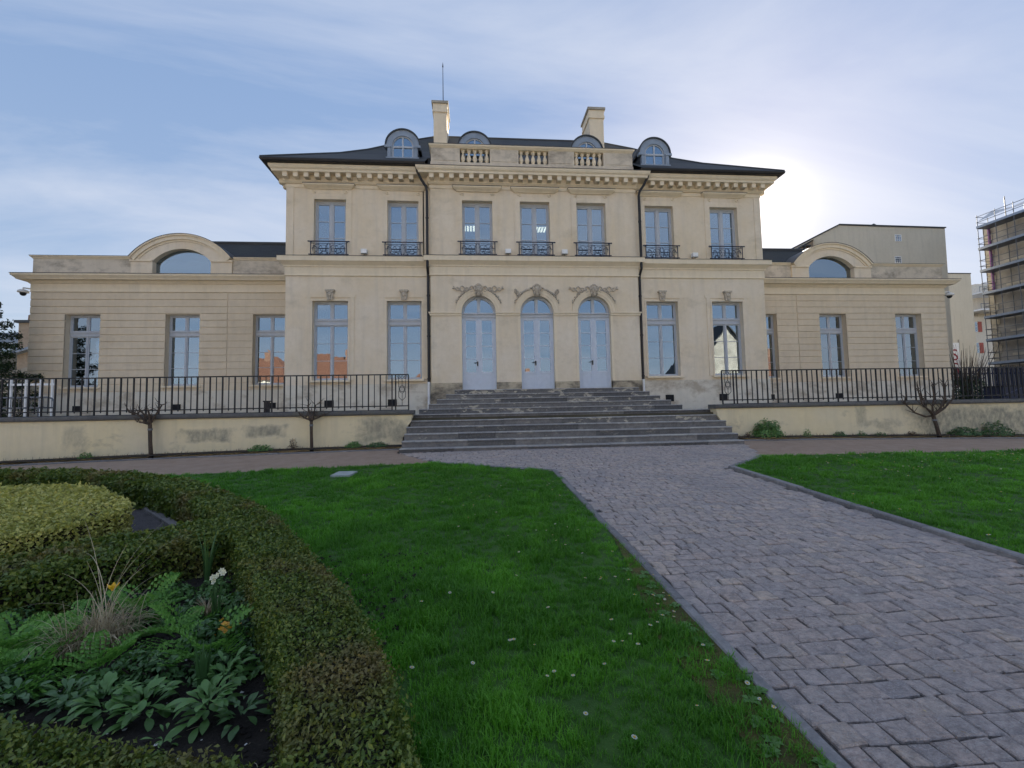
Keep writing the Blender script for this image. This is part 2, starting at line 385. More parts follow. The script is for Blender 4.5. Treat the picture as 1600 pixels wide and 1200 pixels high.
MAT['petal_cream'] = m_leaf('cream_petal', [(0.70, 0.70, 0.48), (0.78, 0.78, 0.6)], None, 0.5, 0.3)
MAT['petal_yellow'] = m_leaf('yellow_petal', [(0.80, 0.45, 0.02), (0.85, 0.55, 0.03)], None, 0.4, 0.3)
MAT['petal_orange'] = m_leaf('orange_petal', [(0.78, 0.34, 0.03), (0.82, 0.45, 0.08)], None, 0.4, 0.3)

# ------------------------------------------------------------------ mesh builder
class MB:
    def __init__(s): s.v = []; s.f = []
    def poly(s, pts):
        i = len(s.v); s.v += [tuple(p) for p in pts]; s.f.append(tuple(range(i, i + len(pts))))
    def box(s, x0, x1, y0, y1, z0, z1):
        i = len(s.v)
        s.v += [(x0, y0, z0), (x1, y0, z0), (x1, y1, z0), (x0, y1, z0), (x0, y0, z1), (x1, y0, z1), (x1, y1, z1), (x0, y1, z1)]
        s.f += [(i, i+3, i+2, i+1), (i+4, i+5, i+6, i+7), (i, i+1, i+5, i+4), (i+1, i+2, i+6, i+5), (i+2, i+3, i+7, i+6), (i+3, i, i+4, i+7)]
    def hexa(s, p):
        i = len(s.v); s.v += [tuple(q) for q in p]
        s.f += [(i, i+3, i+2, i+1), (i+4, i+5, i+6, i+7), (i, i+1, i+5, i+4), (i+1, i+2, i+6, i+5), (i+2, i+3, i+7, i+6), (i+3, i, i+4, i+7)]
    def prism_y(s, pts, y0, y1):
        """pts (x,z) counter-clockwise seen from -Y"""
        n = len(pts); i = len(s.v)
        s.v += [(x, y0, z) for x, z in pts] + [(x, y1, z) for x, z in pts]
        s.f.append(tuple(range(i, i + n))); s.f.append(tuple(range(i + 2 * n - 1, i + n - 1, -1)))
        for k in range(n):
            a, b = i + k, i + (k + 1) % n
            s.f.append((a, a + n, b + n, b))
    def tube(s, pts, r, n=6, cap=True):
        pts = [Vector(p) for p in pts]; m = len(pts)
        rr = r if isinstance(r, (list, tuple)) else [r] * m
        i0 = len(s.v); prev = None
        for k, p in enumerate(pts):
            d = (pts[min(k + 1, m - 1)] - pts[max(k - 1, 0)])
            if d.length < 1e-9: d = Vector((0, 0, 1))
            d.normalize()
            if prev is None:
                a = d.orthogonal().normalized()
            else:
                a = (prev - d * prev.dot(d))
                a = a.normalized() if a.length > 1e-6 else d.orthogonal().normalized()
            prev = a; b = d.cross(a)
            for j in range(n):
                t = 2 * math.pi * j / n
                q = p + (a * math.cos(t) + b * math.sin(t)) * rr[k]
                s.v.append((q.x, q.y, q.z))
        for k in range(m - 1):
            for j in range(n):
                a = i0 + k * n + j; b = i0 + k * n + (j + 1) % n
                s.f.append((a, b, b + n, a + n))
        if cap:
            s.f.append(tuple(i0 + j for j in range(n - 1, -1, -1)))
            s.f.append(tuple(i0 + (m - 1) * n + j for j in range(n)))
    def lathe(s, prof, n=10, c=(0, 0, 0)):
        i0 = len(s.v)
        for r, z in prof:
            for j in range(n):
                t = 2 * math.pi * j / n
                s.v.append((c[0] + r * math.cos(t), c[1] + r * math.sin(t), c[2] + z))
        for k in range(len(prof) - 1):
            for j in range(n):
                a = i0 + k * n + j; b = i0 + k * n + (j + 1) % n
                s.f.append((a, b, b + n, a + n))
        s.f.append(tuple(i0 + j for j in range(n - 1, -1, -1)))
        s.f.append(tuple(i0 + (len(prof) - 1) * n + j for j in range(n)))
    def ball(s, c, r, n=8, m=5, sq=(1, 1, 1)):
        prof = []
        i0 = len(s.v)
        for k in range(m + 1):
            a = -math.pi / 2 + math.pi * k / m
            for j in range(n):
                t = 2 * math.pi * j / n
                s.v.append((c[0] + r * sq[0] * max(math.cos(a), 0.02) * math.cos(t), c[1] + r * sq[1] * max(math.cos(a), 0.02) * math.sin(t), c[2] + r * sq[2] * math.sin(a)))
        for k in range(m):
            for j in range(n):
                a = i0 + k * n + j; b = i0 + k * n + (j + 1) % n
                s.f.append((a, b, b + n, a + n))
    def sweep(s, path, prof, z0=0.0, caps=True):
        """path (x,y) with the outside on the right hand; prof [(out,z)] from top to bottom"""
        P = [Vector((p[0], p[1])) for p in path]; n = len(P); k = len(prof); i0 = len(s.v)
        nor = []
        for a, b in zip(P[:-1], P[1:]):
            d = (b - a).normalized(); nor.append(Vector((d.y, -d.x)))
        for i in range(n):
            if i == 0: mvec = nor[0]
            elif i == n - 1: mvec = nor[-1]
            else:
                a, b = nor[i - 1], nor[i]; mvec = (a + b); mvec = mvec / max(0.2, mvec.length_squared / 2) if mvec.length > 1e-6 else a
            for o, z in prof:
                q = P[i] + mvec * o; s.v.append((q.x, q.y, z + z0))
        for i in range(n - 1):
            for j in range(k - 1):
                a = i0 + i * k + j
                s.f.append((a, a + 1, a + k + 1, a + k))
        if caps:
            s.f.append(tuple(i0 + j for j in range(k)))
            s.f.append(tuple(i0 + (n - 1) * k + j for j in range(k - 1, -1, -1)))
    def arch(s, cx, zc, ri, ro, y0, y1, a0=0.0, a1=math.pi, n=18, ez=1.0):
        i0 = len(s.v)
        for k in range(n + 1):
            a = a0 + (a1 - a0) * k / n
            c, d = math.cos(a), math.sin(a) * ez
            s.v += [(cx + ri * c, y0, zc + ri * d), (cx + ro * c, y0, zc + ro * d), (cx + ro * c, y1, zc + ro * d), (cx + ri * c, y1, zc + ri * d)]
        for k in range(n):
            a = i0 + 4 * k
            for j in range(4):
                s.f.append((a + j, a + (j + 1) % 4, a + 4 + (j + 1) % 4, a + 4 + j))
        s.f.append((i0, i0 + 3, i0 + 2, i0 + 1)); e = i0 + 4 * n; s.f.append((e, e + 1, e + 2, e + 3))
    def mesh(s, name, mat, smooth=False):
        me = bpy.data.meshes.new(name); me.from_pydata(s.v, [], s.f); me.update()
        mats = mat if isinstance(mat, (list, tuple)) else [mat]
        for q in mats: me.materials.append(MAT[q] if isinstance(q, str) else q)
        bm = bmesh.new(); bm.from_mesh(me); bmesh.ops.recalc_face_normals(bm, faces=bm.faces); bm.to_mesh(me); bm.free()
        if smooth: me.polygons.foreach_set('use_smooth', [True] * len(me.polygons))
        return me

WL = {}
def props(o, label=None, cat=None, group=None, kind=None):
    if label: o['label'] = label
    if cat: o['category'] = cat
    if group: o['group'] = group
    if kind: o['kind'] = kind
    return o
def thing(name, label, cat, loc=(0, 0, 0), group=None):
    o = bpy.data.objects.new(name, None); COL.objects.link(o); o.location = loc; o.empty_display_size = 0.2
    WL[o.name] = Vector(loc); return props(o, label, cat, group)
def put(name, me, parent=None, loc=None, rot=None, scl=None, label=None, cat=None, group=None, kind=None):
    """link mesh ME; loc is a world position (None: the mesh is in world coordinates)"""
    o = bpy.data.objects.new(name, me); COL.objects.link(o)
    w = Vector(loc) if loc is not None else Vector((0, 0, 0))
    pw = WL[parent.name] if parent is not None else Vector((0, 0, 0))
    if parent is not None: o.parent = parent
    o.location = w - pw
    if rot is not None: o.rotation_euler = rot
    if scl is not None: o.scale = scl if isinstance(scl, (tuple, list)) else (scl, scl, scl)
    WL[o.name] = w
    return props(o, label, cat, group, kind)
def copy_tree(src, loc, label=None, group=None):
    """a copy of a thing and of its parts (and their sub-parts), sharing mesh data"""
    c = src.copy(); COL.objects.link(c); c.location = loc; WL[c.name] = Vector(loc)
    if label: c['label'] = label
    if group: c['group'] = group
    for ch in list(src.children):
        d = ch.copy(); COL.objects.link(d); d.parent = c
        for g in list(ch.children):
            e = g.copy(); COL.objects.link(e); e.parent = d
    return c

# ------------------------------------------------------------------ ground
def sst(a, b, x):
    t = min(1, max(0, (x - a) / (b - a))); return t * t * (3 - 2 * t)
def G(x, y):
    yy = max(y, -24.0)
    s = sst(-13, -5, y)
    return 0.0535 * (yy + 17.5) + s * (0.05 - 0.00085 * min(x * x, 340))

def sheet(name, poly, dz, mat, step=0.5, kind='structure', label=None):
    bm = bmesh.new()
    bm.faces.new([bm.verts.new((x, y, 0)) for x, y in poly])
    xs = [p[0] for p in poly]; ys = [p[1] for p in poly]
    for ax, lo, hi in ((0, min(xs), max(xs)), (1, min(ys), max(ys))):
        q = math.ceil(lo / step) * step
        while q < hi:
            co = (q, 0, 0) if ax == 0 else (0, q, 0); no = (1, 0, 0) if ax == 0 else (0, 1, 0)
            bmesh.ops.bisect_plane(bm, geom=bm.verts[:] + bm.edges[:] + bm.faces[:], plane_co=co, plane_no=no)
            q += step
    for v in bm.verts: v.co.z = G(v.co.x, v.co.y) + dz
    bmesh.ops.recalc_face_normals(bm, faces=bm.faces)
    me = bpy.data.meshes.new(name); bm.to_mesh(me); bm.free(); me.materials.append(MAT[mat])
    if me.polygons and sum(p.normal.z for p in me.polygons) < 0: me.flip_normals()
    return put(name, me, kind=kind, label=label)

def build_ground():
    m = MB()
    xs = [-400, -150, -60, -30] + [x * 1.0 for x in range(-24, 25)] + [30, 60, 150, 400]
    ys = [-400, -150, -70, -40, -28] + [-24 + 0.5 * k for k in range(0, 40)]
    ys = [y for y in ys if y <= -4.6] + [-4.6, -4.59, 3, 12, 40, 100, 400]
    idx = {}
    for j, y in enumerate(ys):
        for i, x in enumerate(xs):
            z = G(x, y) if y <= -4.6 else 1.55
            idx[(i, j)] = len(m.v); m.v.append((x, y, z - 0.03))
    for j in range(len(ys) - 1):
        for i in range(len(xs) - 1):
            m.f.append((idx[(i, j)], idx[(i + 1, j)], idx[(i + 1, j + 1)], idx[(i, j + 1)]))
    put('ground', m.mesh('ground', 'earth'), kind='structure')
build_ground()

PATH_L, PATH_R = -0.96, 2.30
HEDGE_OUT = [(-2.62, -17.2), (-2.70, -16.4), (-2.74, -15.85), (-2.95, -15.3), (-3.22, -14.74), (-3.6, -14.13), (-4.19, -13.2), (-4.75, -12.4), (-5.8, -11.3), (-6.75, -10.5), (-8.2, -9.6), (-10.0, -9.0), (-12.5, -8.65), (-16, -8.5), (-20, -8.5)]
left_lawn = [(PATH_L - 0.09, -8.95), (-3.4, -7.62), (-7.84, -7.95), (-14, -8.0), (-22, -8.1)] + [(x - 0.1, y - 0.12) for x, y in reversed(HEDGE_OUT)] + [(-2.7, -23.9), (PATH_L - 0.09, -23.9)]
right_lawn = [(PATH_R + 0.13, -23.9), (30, -23.9), (30, -7.95), (3.85, -7.95), (PATH_R + 0.13, -9.2)]
sheet('lawn', left_lawn, 0.012, 'turf')
sheet('lawn', right_lawn, 0.012, 'turf')
sheet('gravel_path', [(-26, -8.2), (-14, -8.05), (-7.84, -8.0), (-3.35, -7.66), (-4.5, -5.9), (-4.5, -5.33), (-26, -5.33)], 0.004, 'gravel')
sheet('gravel_path', [(4.7, -5.33), (4.7, -5.9), (3.6, -8.0), (26, -8.0), (26, -5.33)], 0.004, 'gravel')
sheet('soil_bed', [(-26, -5.27), (-4.46, -5.27), (-4.46, -4.7), (-26, -4.7)], 0.085, 'soil')
sheet('soil_bed', [(4.66, -5.27), (26, -5.27), (26, -4.7), (4.66, -4.7)], 0.085, 'soil')
sheet('flower_bed_soil', [(-3.0, -15.9), (-3.5, -14.6), (-4.6, -13.0), (-5.2, -12.9), (-6.6, -14.6), (-4.5, -16.3)], 0.03, 'soil', 0.25)
sheet('garden_path', [(-5.45, -12.5), (-7.3, -10.3), (-8.5, -9.7), (-14, -9.2), (-14, -16), (-6.0, -16), (-6.6, -14.0)], 0.006, 'greygravel')
sheet('moss_strip', [(PATH_L - .34, -16.2), (PATH_L - .09, -16.2), (PATH_L - .09, -12.6), (PATH_L - .2, -13.4), (PATH_L - .42, -14.6)], 0.022, 'moss')
path_poly = [(PATH_L, -23.9), (PATH_R, -23.9), (PATH_R, -9.24), (3.8, -8.0), (4.75, -5.9), (-4.5, -5.9), (-3.35, -7.6), (PATH_L, -8.92)]
path_obj = sheet('path', path_poly, 0.0, 'mortar')

# terrace in front of the building (its top is hidden behind the coping from below)
m = MB(); m.box(-30, -4.45, -4.45, 9, 1.0, 1.615); m.box(4.75, 34, -4.45, 9, 1.0, 1.615); m.box(-4.45, 4.75, -2.4, 9, 1.0, 1.605)
put('terrace', m.mesh('terrace', 'terrace'), kind='structure')

# ---- setts of the path
def sett_mesh(mb, cx, cy, w, d, off=True):
    """one sett: irregular four sided stone with a chamfered, slightly tilted top"""
    j = lambda a: random.uniform(-a, a)
    h = 0.013 + random.uniform(0, 0.010)
    q = [(-w/2 + j(.010), -d/2 + j(.009)), (w/2 + j(.010), -d/2 + j(.009)), (w/2 + j(.010), d/2 + j(.009)), (-w/2 + j(.010), d/2 + j(.009))]
    tx, ty = j(.035), j(.04)
    i = len(mb.v)
    def gz(x, y): return G(cx + x, cy + y) if off else 0
    base = gz(0, 0)
    for x, y in q: mb.v.append((cx + x, cy + y, base + 0.0535 * y - 0.01))
    for x, y in q: mb.v.append((cx + x, cy + y, base + 0.0535 * y + h * 0.62 + tx * x + ty * y))
    for x, y in q: mb.v.append((cx + x * .86, cy + y * .86, base + 0.0535 * y + h + tx * x + ty * y + j(.0025)))
    for a in range(4):
        b = (a + 1) % 4
        mb.f.append((i + a, i + b, i + 4 + b, i + 4 + a)); mb.f.append((i + 4 + a, i + 4 + b, i + 8 + b, i + 8 + a))
    mb.f.append((i + 8, i + 9, i + 10, i + 11))

def inside(x, y, poly):
    c = False; n = len(poly)
    for i in range(n):
        x0, y0 = poly[i]; x1, y1 = poly[(i + 1) % n]
        if (y0 > y) != (y1 > y) and x < (x1 - x0) * (y - y0) / (y1 - y0) + x0: c = not c
    return c

setts = []
y = -18.2
while y < -5.95:
    d = random.uniform(0.118, 0.15)
    if y < -9.2: xa, xb = PATH_L + 0.02, PATH_R - 0.02
    else: xa, xb = -4.6, 4.8
    x = xa - random.uniform(0, 0.06)
    ang = 0.012 * math.sin(y * 1.7)
    while x < xb:
        w = random.choice((0.10, 0.115, 0.13, 0.14, 0.15, 0.165, 0.19)) + random.uniform(-.01, .01)
        xc, yc = x + w / 2, y + d / 2 + ang * (x - 0.7) + random.uniform(-.004, .004)
        if inside(xc, yc, path_poly) and xa < xc < xb:
            setts.append((xc, yc, w - 0.007, d - 0.007))
        x += w
    y += d
def in_view(x, y, z, margin=0):
    v = Vector((x - CX, y - CY, z - CZ)); fw = v.dot(_fw)
    if fw < 0.3: return False
    return abs(v.dot(_r2) / fw * F_PX) < 800 + margin and abs(v.dot(_u2) / fw * F_PX) < 600 + margin
vis = sorted([s for s in setts if in_view(s[0], s[1], G(s[0], s[1]))], key=lambda s: (s[0] - CX) ** 2 + (s[1] - CY) ** 2)
near = set(vis[:298])
far_mb = MB()
for s in setts:
    if s in near:
        mb = MB()
        sx, sy, w, d = s
        sett_mesh(mb, sx, sy, w, d)
        z = G(sx, sy)
        mb.v = [(a - sx, b - sy, c - z) for a, b, c in mb.v]
        put('paver', mb.mesh('paver', 'paver'), path_obj, loc=(sx, sy, z))
    else:
        sett_mesh(far_mb, *s)
put('paver_field', far_mb.mesh('paver_field', 'paver_mass'), path_obj, kind='stuff')

# ---- kerbs
def kerb_line(pts, w, top, mat, seg, name='kerb'):
    root = bpy.data.objects.new(name, None); COL.objects.link(root); root['kind'] = 'structure'; WL[root.name] = Vector((0, 0, 0))
    for (x0, y0), (x1, y1) in zip(pts[:-1], pts[1:]):
        L = math.hypot(x1 - x0, y1 - y0); n = max(1, round(L / seg)); dx, dy = (x1 - x0) / L, (y1 - y0) / L
        for k in range(n):
            a = L * k / n + 0.004; b = L * (k + 1) / n - 0.004
            jz = random.uniform(-.006, .006); jo = random.uniform(-.006, .006)
            mb = MB(); p = []
            for z in (-0.1, top + jz - 0.012, top + jz):
                ins = 0.0 if z < top + jz - 0.001 else 0.012
                for (t, o) in ((a + ins, -w/2 + ins), (b - ins, -w/2 + ins), (b - ins, w/2 - ins), (a + ins, w/2 - ins)):
                    px, py = x0 + dx * t - dy * (o + jo), y0 + dy * t + dx * (o + jo)
                    p.append((px, py, G(px, py) + z))
            mb.v = p
            for L2 in (0, 4):
                for q in range(4):
                    r = (q + 1) % 4; mb.f.append((L2 + q, L2 + r, L2 + 4 + r, L2 + 4 + q))
            mb.f.append((8, 9, 10, 11))
            put('kerb_stone', mb.mesh('kerb_stone', mat), root)
    return root
kerb_line([(PATH_L - 0.045, -18.5), (PATH_L - 0.045, -8.93)], 0.085, 0.03, 'kerb', 0.9)
kerb_line([(PATH_L - 0.045, -8.9), (-3.35, -7.62)], 0.06, 0.028, 'kerb', 0.9)
kerb_line([(PATH_R + 0.06, -18.5), (PATH_R + 0.06, -9.22)], 0.105, 0.07, 'kerb', 0.95)
kerb_line([(PATH_R + 0.06, -9.18), (3.85, -7.95)], 0.07, 0.04, 'kerb', 0.9)
kerb_line([(-26, -5.3), (-4.55, -5.3)], 0.07, 0.04, 'kerb', 1.0)
kerb_line([(4.75, -5.3), (26, -5.3)], 0.07, 0.04, 'kerb', 1.0)
kerb_line([(-5.62, -12.2), (-7.35, -10.5), (-8.5, -9.9)], 0.09, 0.05, 'kerb', 0.6)

# ------------------------------------------------------------------ the mansion
W_MAIN, BAY, WING, YB, YW = 9.66, 4.15, 21.13, -0.18, 2.75
house = thing('mansion', 'two storey cream neoclassical mansion with arched doors, hipped slate roof and low wings', 'building', (0, 0, 1.6))

def wall_front(mb, x0, x1, z0, z1, y, depth, holes):
    """sheet at y with openings; every opening gets its reveals. hole: (cx,hw,z0,z1,rise) rise>0 = arched head above z1"""
    xs = sorted({x0, x1} | {h[0] - h[1] for h in holes} | {h[0] + h[1] for h in holes})
    zs = sorted({z0, z1} | {h[2] for h in holes} | {h[3] + h[4] for h in holes})
    for a, b in zip(xs[:-1], xs[1:]):
        for c, d in zip(zs[:-1], zs[1:]):
            mx, mz = (a + b) / 2, (c + d) / 2
            if any(abs(mx - h[0]) < h[1] and h[2] < mz < h[3] + h[4] for h in holes): continue
            mb.poly([(a, y, c), (b, y, c), (b, y, d), (a, y, d)])
    for cx, hw, a, b, rise in holes:
        l, r = cx - hw, cx + hw
        mb.poly([(l, y, a), (l, y, b), (l, y + depth, b), (l, y + depth, a)])
        mb.poly([(r, y, a), (r, y + depth, a), (r, y + depth, b), (r, y, b)])
        mb.poly([(l, y, a), (l, y + depth, a), (r, y + depth, a), (r, y, a)])
        if rise <= 0:
            mb.poly([(l, y, b), (r, y, b), (r, y + depth, b), (l, y + depth, b)])
        else:
            n = 20; rad = (hw * hw + rise * rise) / (2 * rise); zc = b + rise - rad; am = math.asin(min(1, hw / rad))
            if rise >= hw - 1e-6: am = math.pi / 2
            pts = [(cx + rad * math.sin(-am + 2 * am * k / n), zc + rad * math.cos(-am + 2 * am * k / n)) for k in range(n + 1)]
            for (xa, za), (xb, zb) in zip(pts[:-1], pts[1:]):
                mb.poly([(xa, y, za), (xb, y, zb), (xb, y, b + rise), (xa, y, b + rise)])
                mb.poly([(xa, y, za), (xa, y + depth, za), (xb, y + depth, zb), (xb, y, zb)])

GX = (-7.98, -5.19, 5.19, 7.98); UX = (-8.02, -5.225, 5.225, 8.02); VX = (-2.30, 0.0, 2.30)
ZG = (2.97, 6.033); ZU = (7.82, 10.06); HG, HU, HV, HD = 0.666, 0.604, 0.599, 0.664
ZD, ZS = 2.484, 5.55
WX = (-19.06, -15.04, -11.44, 11.44, 15.04, 19.06); HWG = 0.70; ZW = (3.03, 6.14)
DEPTH = 0.27

# main walls: front left and right of the bay, the bay, sides and back
mb = MB()
for sg in (-1, 1):
    x0, x1 = (-W_MAIN, -BAY) if sg < 0 else (BAY, W_MAIN)
    hs = [(c, HG, ZG[0], ZG[1], 0) for c in GX if c * sg > 0] + [(c, HU, ZU[0], ZU[1], 0) for c in UX if c * sg > 0]
    wall_front(mb, x0, x1, 2.80, 11.2, 0.0, DEPTH, hs)
    mb.poly([(sg * W_MAIN, 0, 1.5), (sg * W_MAIN, 10.7, 1.5), (sg * W_MAIN, 10.7, 11.2), (sg * W_MAIN, 0, 11.2)])
mb.poly([(-W_MAIN, 10.7, 1.5), (W_MAIN, 10.7, 1.5), (W_MAIN, 10.7, 11.2), (-W_MAIN, 10.7, 11.2)])
put('main_wall', mb.mesh('main_wall', 'render'), house)
mb = MB()
wall_front(mb, -BAY, BAY, ZD, 11.2, YB, DEPTH + 0.05, [(c, HD, ZD, ZS, HD) for c in VX] + [(c, HV, ZU[0] - 0.03, ZU[1] - 0.02, 0) for c in VX])
for sg in (-1, 1): mb.poly([(sg * BAY, YB, 1.5), (sg * BAY, 0.0, 1.5), (sg * BAY, 0.0, 11.2), (sg * BAY, YB, 11.2)])
put('bay_wall', mb.mesh('bay_wall', 'render'), house)
# plinths: main block and bay foot
mb = MB()
for sg in (-1, 1):
    mb = MB(); a, b = sorted((sg * (W_MAIN + 0.025), sg * (BAY + 0.003))); mb.box(a, b, -0.035, 0.1, 1.5, 2.795)
    put('plinth', mb.mesh('plinth', 'plinth'), house)
mb = MB()
edges = [-BAY - 0.03] + [e for c in VX for e in (c - HD, c + HD)] + [BAY + 0.03]
for a, b in zip(edges[::2], edges[1::2]):
    mb = MB(); mb.box(a, b, YB - 0.03, YB + 0.14, 1.5, 2.80)
    put('plinth', mb.mesh('plinth', 'bayfoot'), house, label='stained foot of the wall beside an arched door')
# vents in the plinth
for x in (-8.0, -5.65, 5.35, 7.62):
    mb = MB(); mb.box(x - 0.17, x + 0.17, -0.055, -0.03, 1.94, 2.21); vt = put('vent', mb.mesh('vent', 'black_void'), house)
# flat pilaster strips, frames and panels of the upper storey, raised 25 mm
mb = MB()
def strip(x0, x1, z0, z1, y, t=0.025): mb.box(x0, x1, y - t, y + 0.01, z0, z1)
for sg in (-1, 1):
    a, b = sorted((sg * W_MAIN, sg * (W_MAIN - 0.28)))
    strip(a, b, 7.76, 10.5, 0); 
    a, b = sorted((sg * BAY, sg * (BAY + 0.3))); strip(a, b, 7.76, 10.5, 0)
for c in UX:
    for s2 in (-1, 1):
        a, b = sorted((c + s2 * HU, c + s2 * (HU + 0.22))); strip(a, b, 7.76, 10.28, 0)
    strip(c - HU - 0.22, c + HU + 0.22, 10.284, 10.5, 0)
    strip(c - HU, c + HU, ZU[1], 10.282, 0, 0.022)
for c in VX:
    for s2 in (-1, 1):
        a, b = sorted((c + s2 * HV, c + s2 * (HV + 0.22))); strip(a, b, 7.76, 10.24, YB)
    strip(c - HV, c + HV, ZU[1] - 0.02, 10.238, YB, 0.022)
put('wall_panel', mb.mesh('wall_panel', 'render'), house)
# frieze bands, architraves
FR = [(-W_MAIN, 10.7), (-W_MAIN, 0), (-BAY, 0), (-BAY, YB), (BAY, YB), (BAY, 0), (W_MAIN, 0), (W_MAIN, 10.7)]
mb = MB(); mb.sweep(FR, [(-0.02, 10.62), (0.034, 10.62), (0.034, 10.52), (0.02, 10.50), (-0.02, 10.50)])
mb.sweep(FR, [(-0.02, 7.36), (0.03, 7.36), (0.03, 7.06), (0.05, 7.05), (0.05, 7.02), (0.01, 7.0), (-0.02, 7.0)])
put('frieze', mb.mesh('frieze', 'trim'), house)
mb = MB(); mb.sweep(FR, [(-0.02, 7.76), (0.24, 7.735), (0.24, 7.55), (0.20, 7.53), (0.12, 7.46), (0.07, 7.42), (0.06, 7.362), (-0.02, 7.362)])
put('string_course', mb.mesh('string_course', 'trim'), house)
mb = MB(); mb.sweep(FR, [(-0.02, 7.775), (0.255, 7.752), (0.255, 7.738), (-0.02, 7.745)])
put('string_flashing', mb.mesh('string_flashing', 'lead'), house)
CORN = [(-0.02, 11.2), (0.5, 11.2), (0.5, 11.13), (0.47, 11.07), (0.42, 11.03), (0.41, 10.95), (0.11, 10.94), (0.11, 10.74), (0.08, 10.71), (0.05, 10.67), (-0.02, 10.665)]
mb = MB(); mb.sweep(FR, CORN); put('cornice', mb.mesh('cornice', 'trim'), house)
mb = MB(); mb.sweep([(-BAY, 0.2), (-BAY, YB), (BAY, YB), (BAY, 0.2)], [(-0.02, 11.235), (0.52, 11.205), (0.52, 11.19), (-0.02, 11.202)])
put('cornice_flashing', mb.mesh('cornice_flashing', 'lead'), house)
mb = MB(); mb.box(-0.085, 0.085, -0.34, 0.0, 0, 0.15); mb.box(-0.095, 0.095, -0.355, 0.0, 0.15, 0.172)
mod = mb.mesh('modillion', 'trim')
def modill(x, y, rz=0): put('modillion', mod, house, loc=(x, y, 10.768), rot=(0, 0, rz))
for k in range(13):
    modill(-9.62 + 0.395 * k + 0.02, -0.03); modill(9.62 - 0.395 * k - 0.02, -0.03)
for k in range(22): modill(-4.06 + 8.12 * k / 21, YB - 0.03)
for sg in (-1, 1):
    for k in range(8): modill(sg * (W_MAIN + 0.03), 0.25 + 0.395 * k, sg * math.pi / 2)
# window surrounds of the ground floor
for c in GX:
    mb = MB()
    for s2 in (-1, 1):
        a, b = sorted((c + s2 * HG, c + s2 * (HG + 0.07))); mb.box(a, b, -0.05, 0.01, ZG[0], ZG[1] + 0.07)
        a, b = sorted((c + s2 * (HG + 0.071), c + s2 * (HG + 0.22))); mb.box(a, b, -0.03, 0.01, ZG[0], 6.17)
    mb.box(c - HG, c + HG, -0.05, 0.01, ZG[1], ZG[1] + 0.07)
    mb.box(c - HG - 0.28, c + HG + 0.28, -0.03, 0.01, 6.171, 6.30)
    put('window_surround', mb.mesh('window_surround', 'render'), house)
    mb = MB()
    mb.prism_y([(c - 0.10, 6.06), (c + 0.10, 6.06), (c + 0.13, 6.40), (c - 0.13, 6.40)], -0.13, 0)
    mb.box(c - 0.17, c + 0.17, -0.16, 0, 6.40, 6.46)
    mb.ball((c, -0.14, 6.27), 0.085, 8, 5, (1, 0.6, 1.1)); mb.ball((c - 0.09, -0.13, 6.36), 0.045); mb.ball((c + 0.09, -0.13, 6.36), 0.045)
    mb.ball((c, -0.13, 6.14), 0.05, 8, 4, (1.2, .6, .9))
    put('keystone', mb.mesh('keystone', 'ornament'), house)
# hoods with little consoles over the first floor windows
for c, y, dz in [(c, 0.0, -0.085) for c in UX] + [(c, YB, -0.14) for c in VX]:
    mb = MB(); h = 0.86
    mb.sweep([(c - h + 0.12, y + 0.01), (c - h + 0.12, y), (c + h - 0.12, y), (c + h - 0.12, y + 0.01)],
             [(-0.01, 10.70 + dz), (0.22, 10.685 + dz), (0.22, 10.645 + dz), (0.16, 10.60 + dz), (0.09, 10.56 + dz), (0.07, 10.53 + dz), (-0.01, 10.53 + dz)])
    hood = put('window_hood', mb.mesh('window_hood', 'trim'), house)
    mb = MB(); mb.sweep([(c - h + 0.12, y + 0.01), (c - h + 0.12, y), (c + h - 0.12, y), (c + h - 0.12, y + 0.01)], [(-0.01, 10.722 + dz), (0.235, 10.70 + dz), (0.235, 10.687 + dz), (-0.01, 10.702 + dz)])
    put('flashing', mb.mesh('flashing', 'lead'), hood)
    for s2 in (-1, 1):
        mb = MB()
        pts = []
        for k in range(14):
            a = k / 13 * 2.2 * math.pi; r = 0.075 * (1 - k / 16)
            pts.append((c + s2 * (0.60 + r * math.cos(a)), y - 0.035, 10.42 + dz + r * math.sin(a)))
        mb.tube(pts, 0.022, 5); put('console', mb.mesh('console', 'trim'), hood)

# ---- windows
def grid_frame(mb, x0, x1, z0, z1, y, cols, rows, bar, edge, d=0.05):
    """bars of a casement leaf, returns the openings"""
    mb.box(x0, x0 + edge, y, y + d, z0, z1); mb.box(x1 - edge, x1, y, y + d, z0, z1)
    mb.box(x0 + edge, x1 - edge, y, y + d, z0, z0 + edge * 1.2); mb.box(x0 + edge, x1 - edge, y, y + d, z1 - edge, z1)
    a0, a1, b0, b1 = x0 + edge, x1 - edge, z0 + edge * 1.2, z1 - edge
    out = []
    for r in range(rows):
        za = b0 + (b1 - b0) * r / rows; zb = b0 + (b1 - b0) * (r + 1) / rows
        if r: mb.box(a0, a1, y + 0.008, y + d - 0.008, za - bar / 2, za + bar / 2)
        out.append((a0, a1, za + (bar / 2 if r else 0), zb - (bar / 2 if r < rows - 1 else 0)))
    return out
def panes(win, cells, y):
    for a, b, c, d in cells:
        mb = MB(); w, h = (b - a) / 2 + 0.004, (d - c) / 2 + 0.004
        mb.box(-w, w, -0.003, 0.003, -h, h)
        put('pane', mb.mesh('pane', 'glass'), win, loc=((a + b) / 2, y, (c + d) / 2), rot=(R(random.uniform(-.3, .3)), 0, R(random.uniform(-.35, .35))))
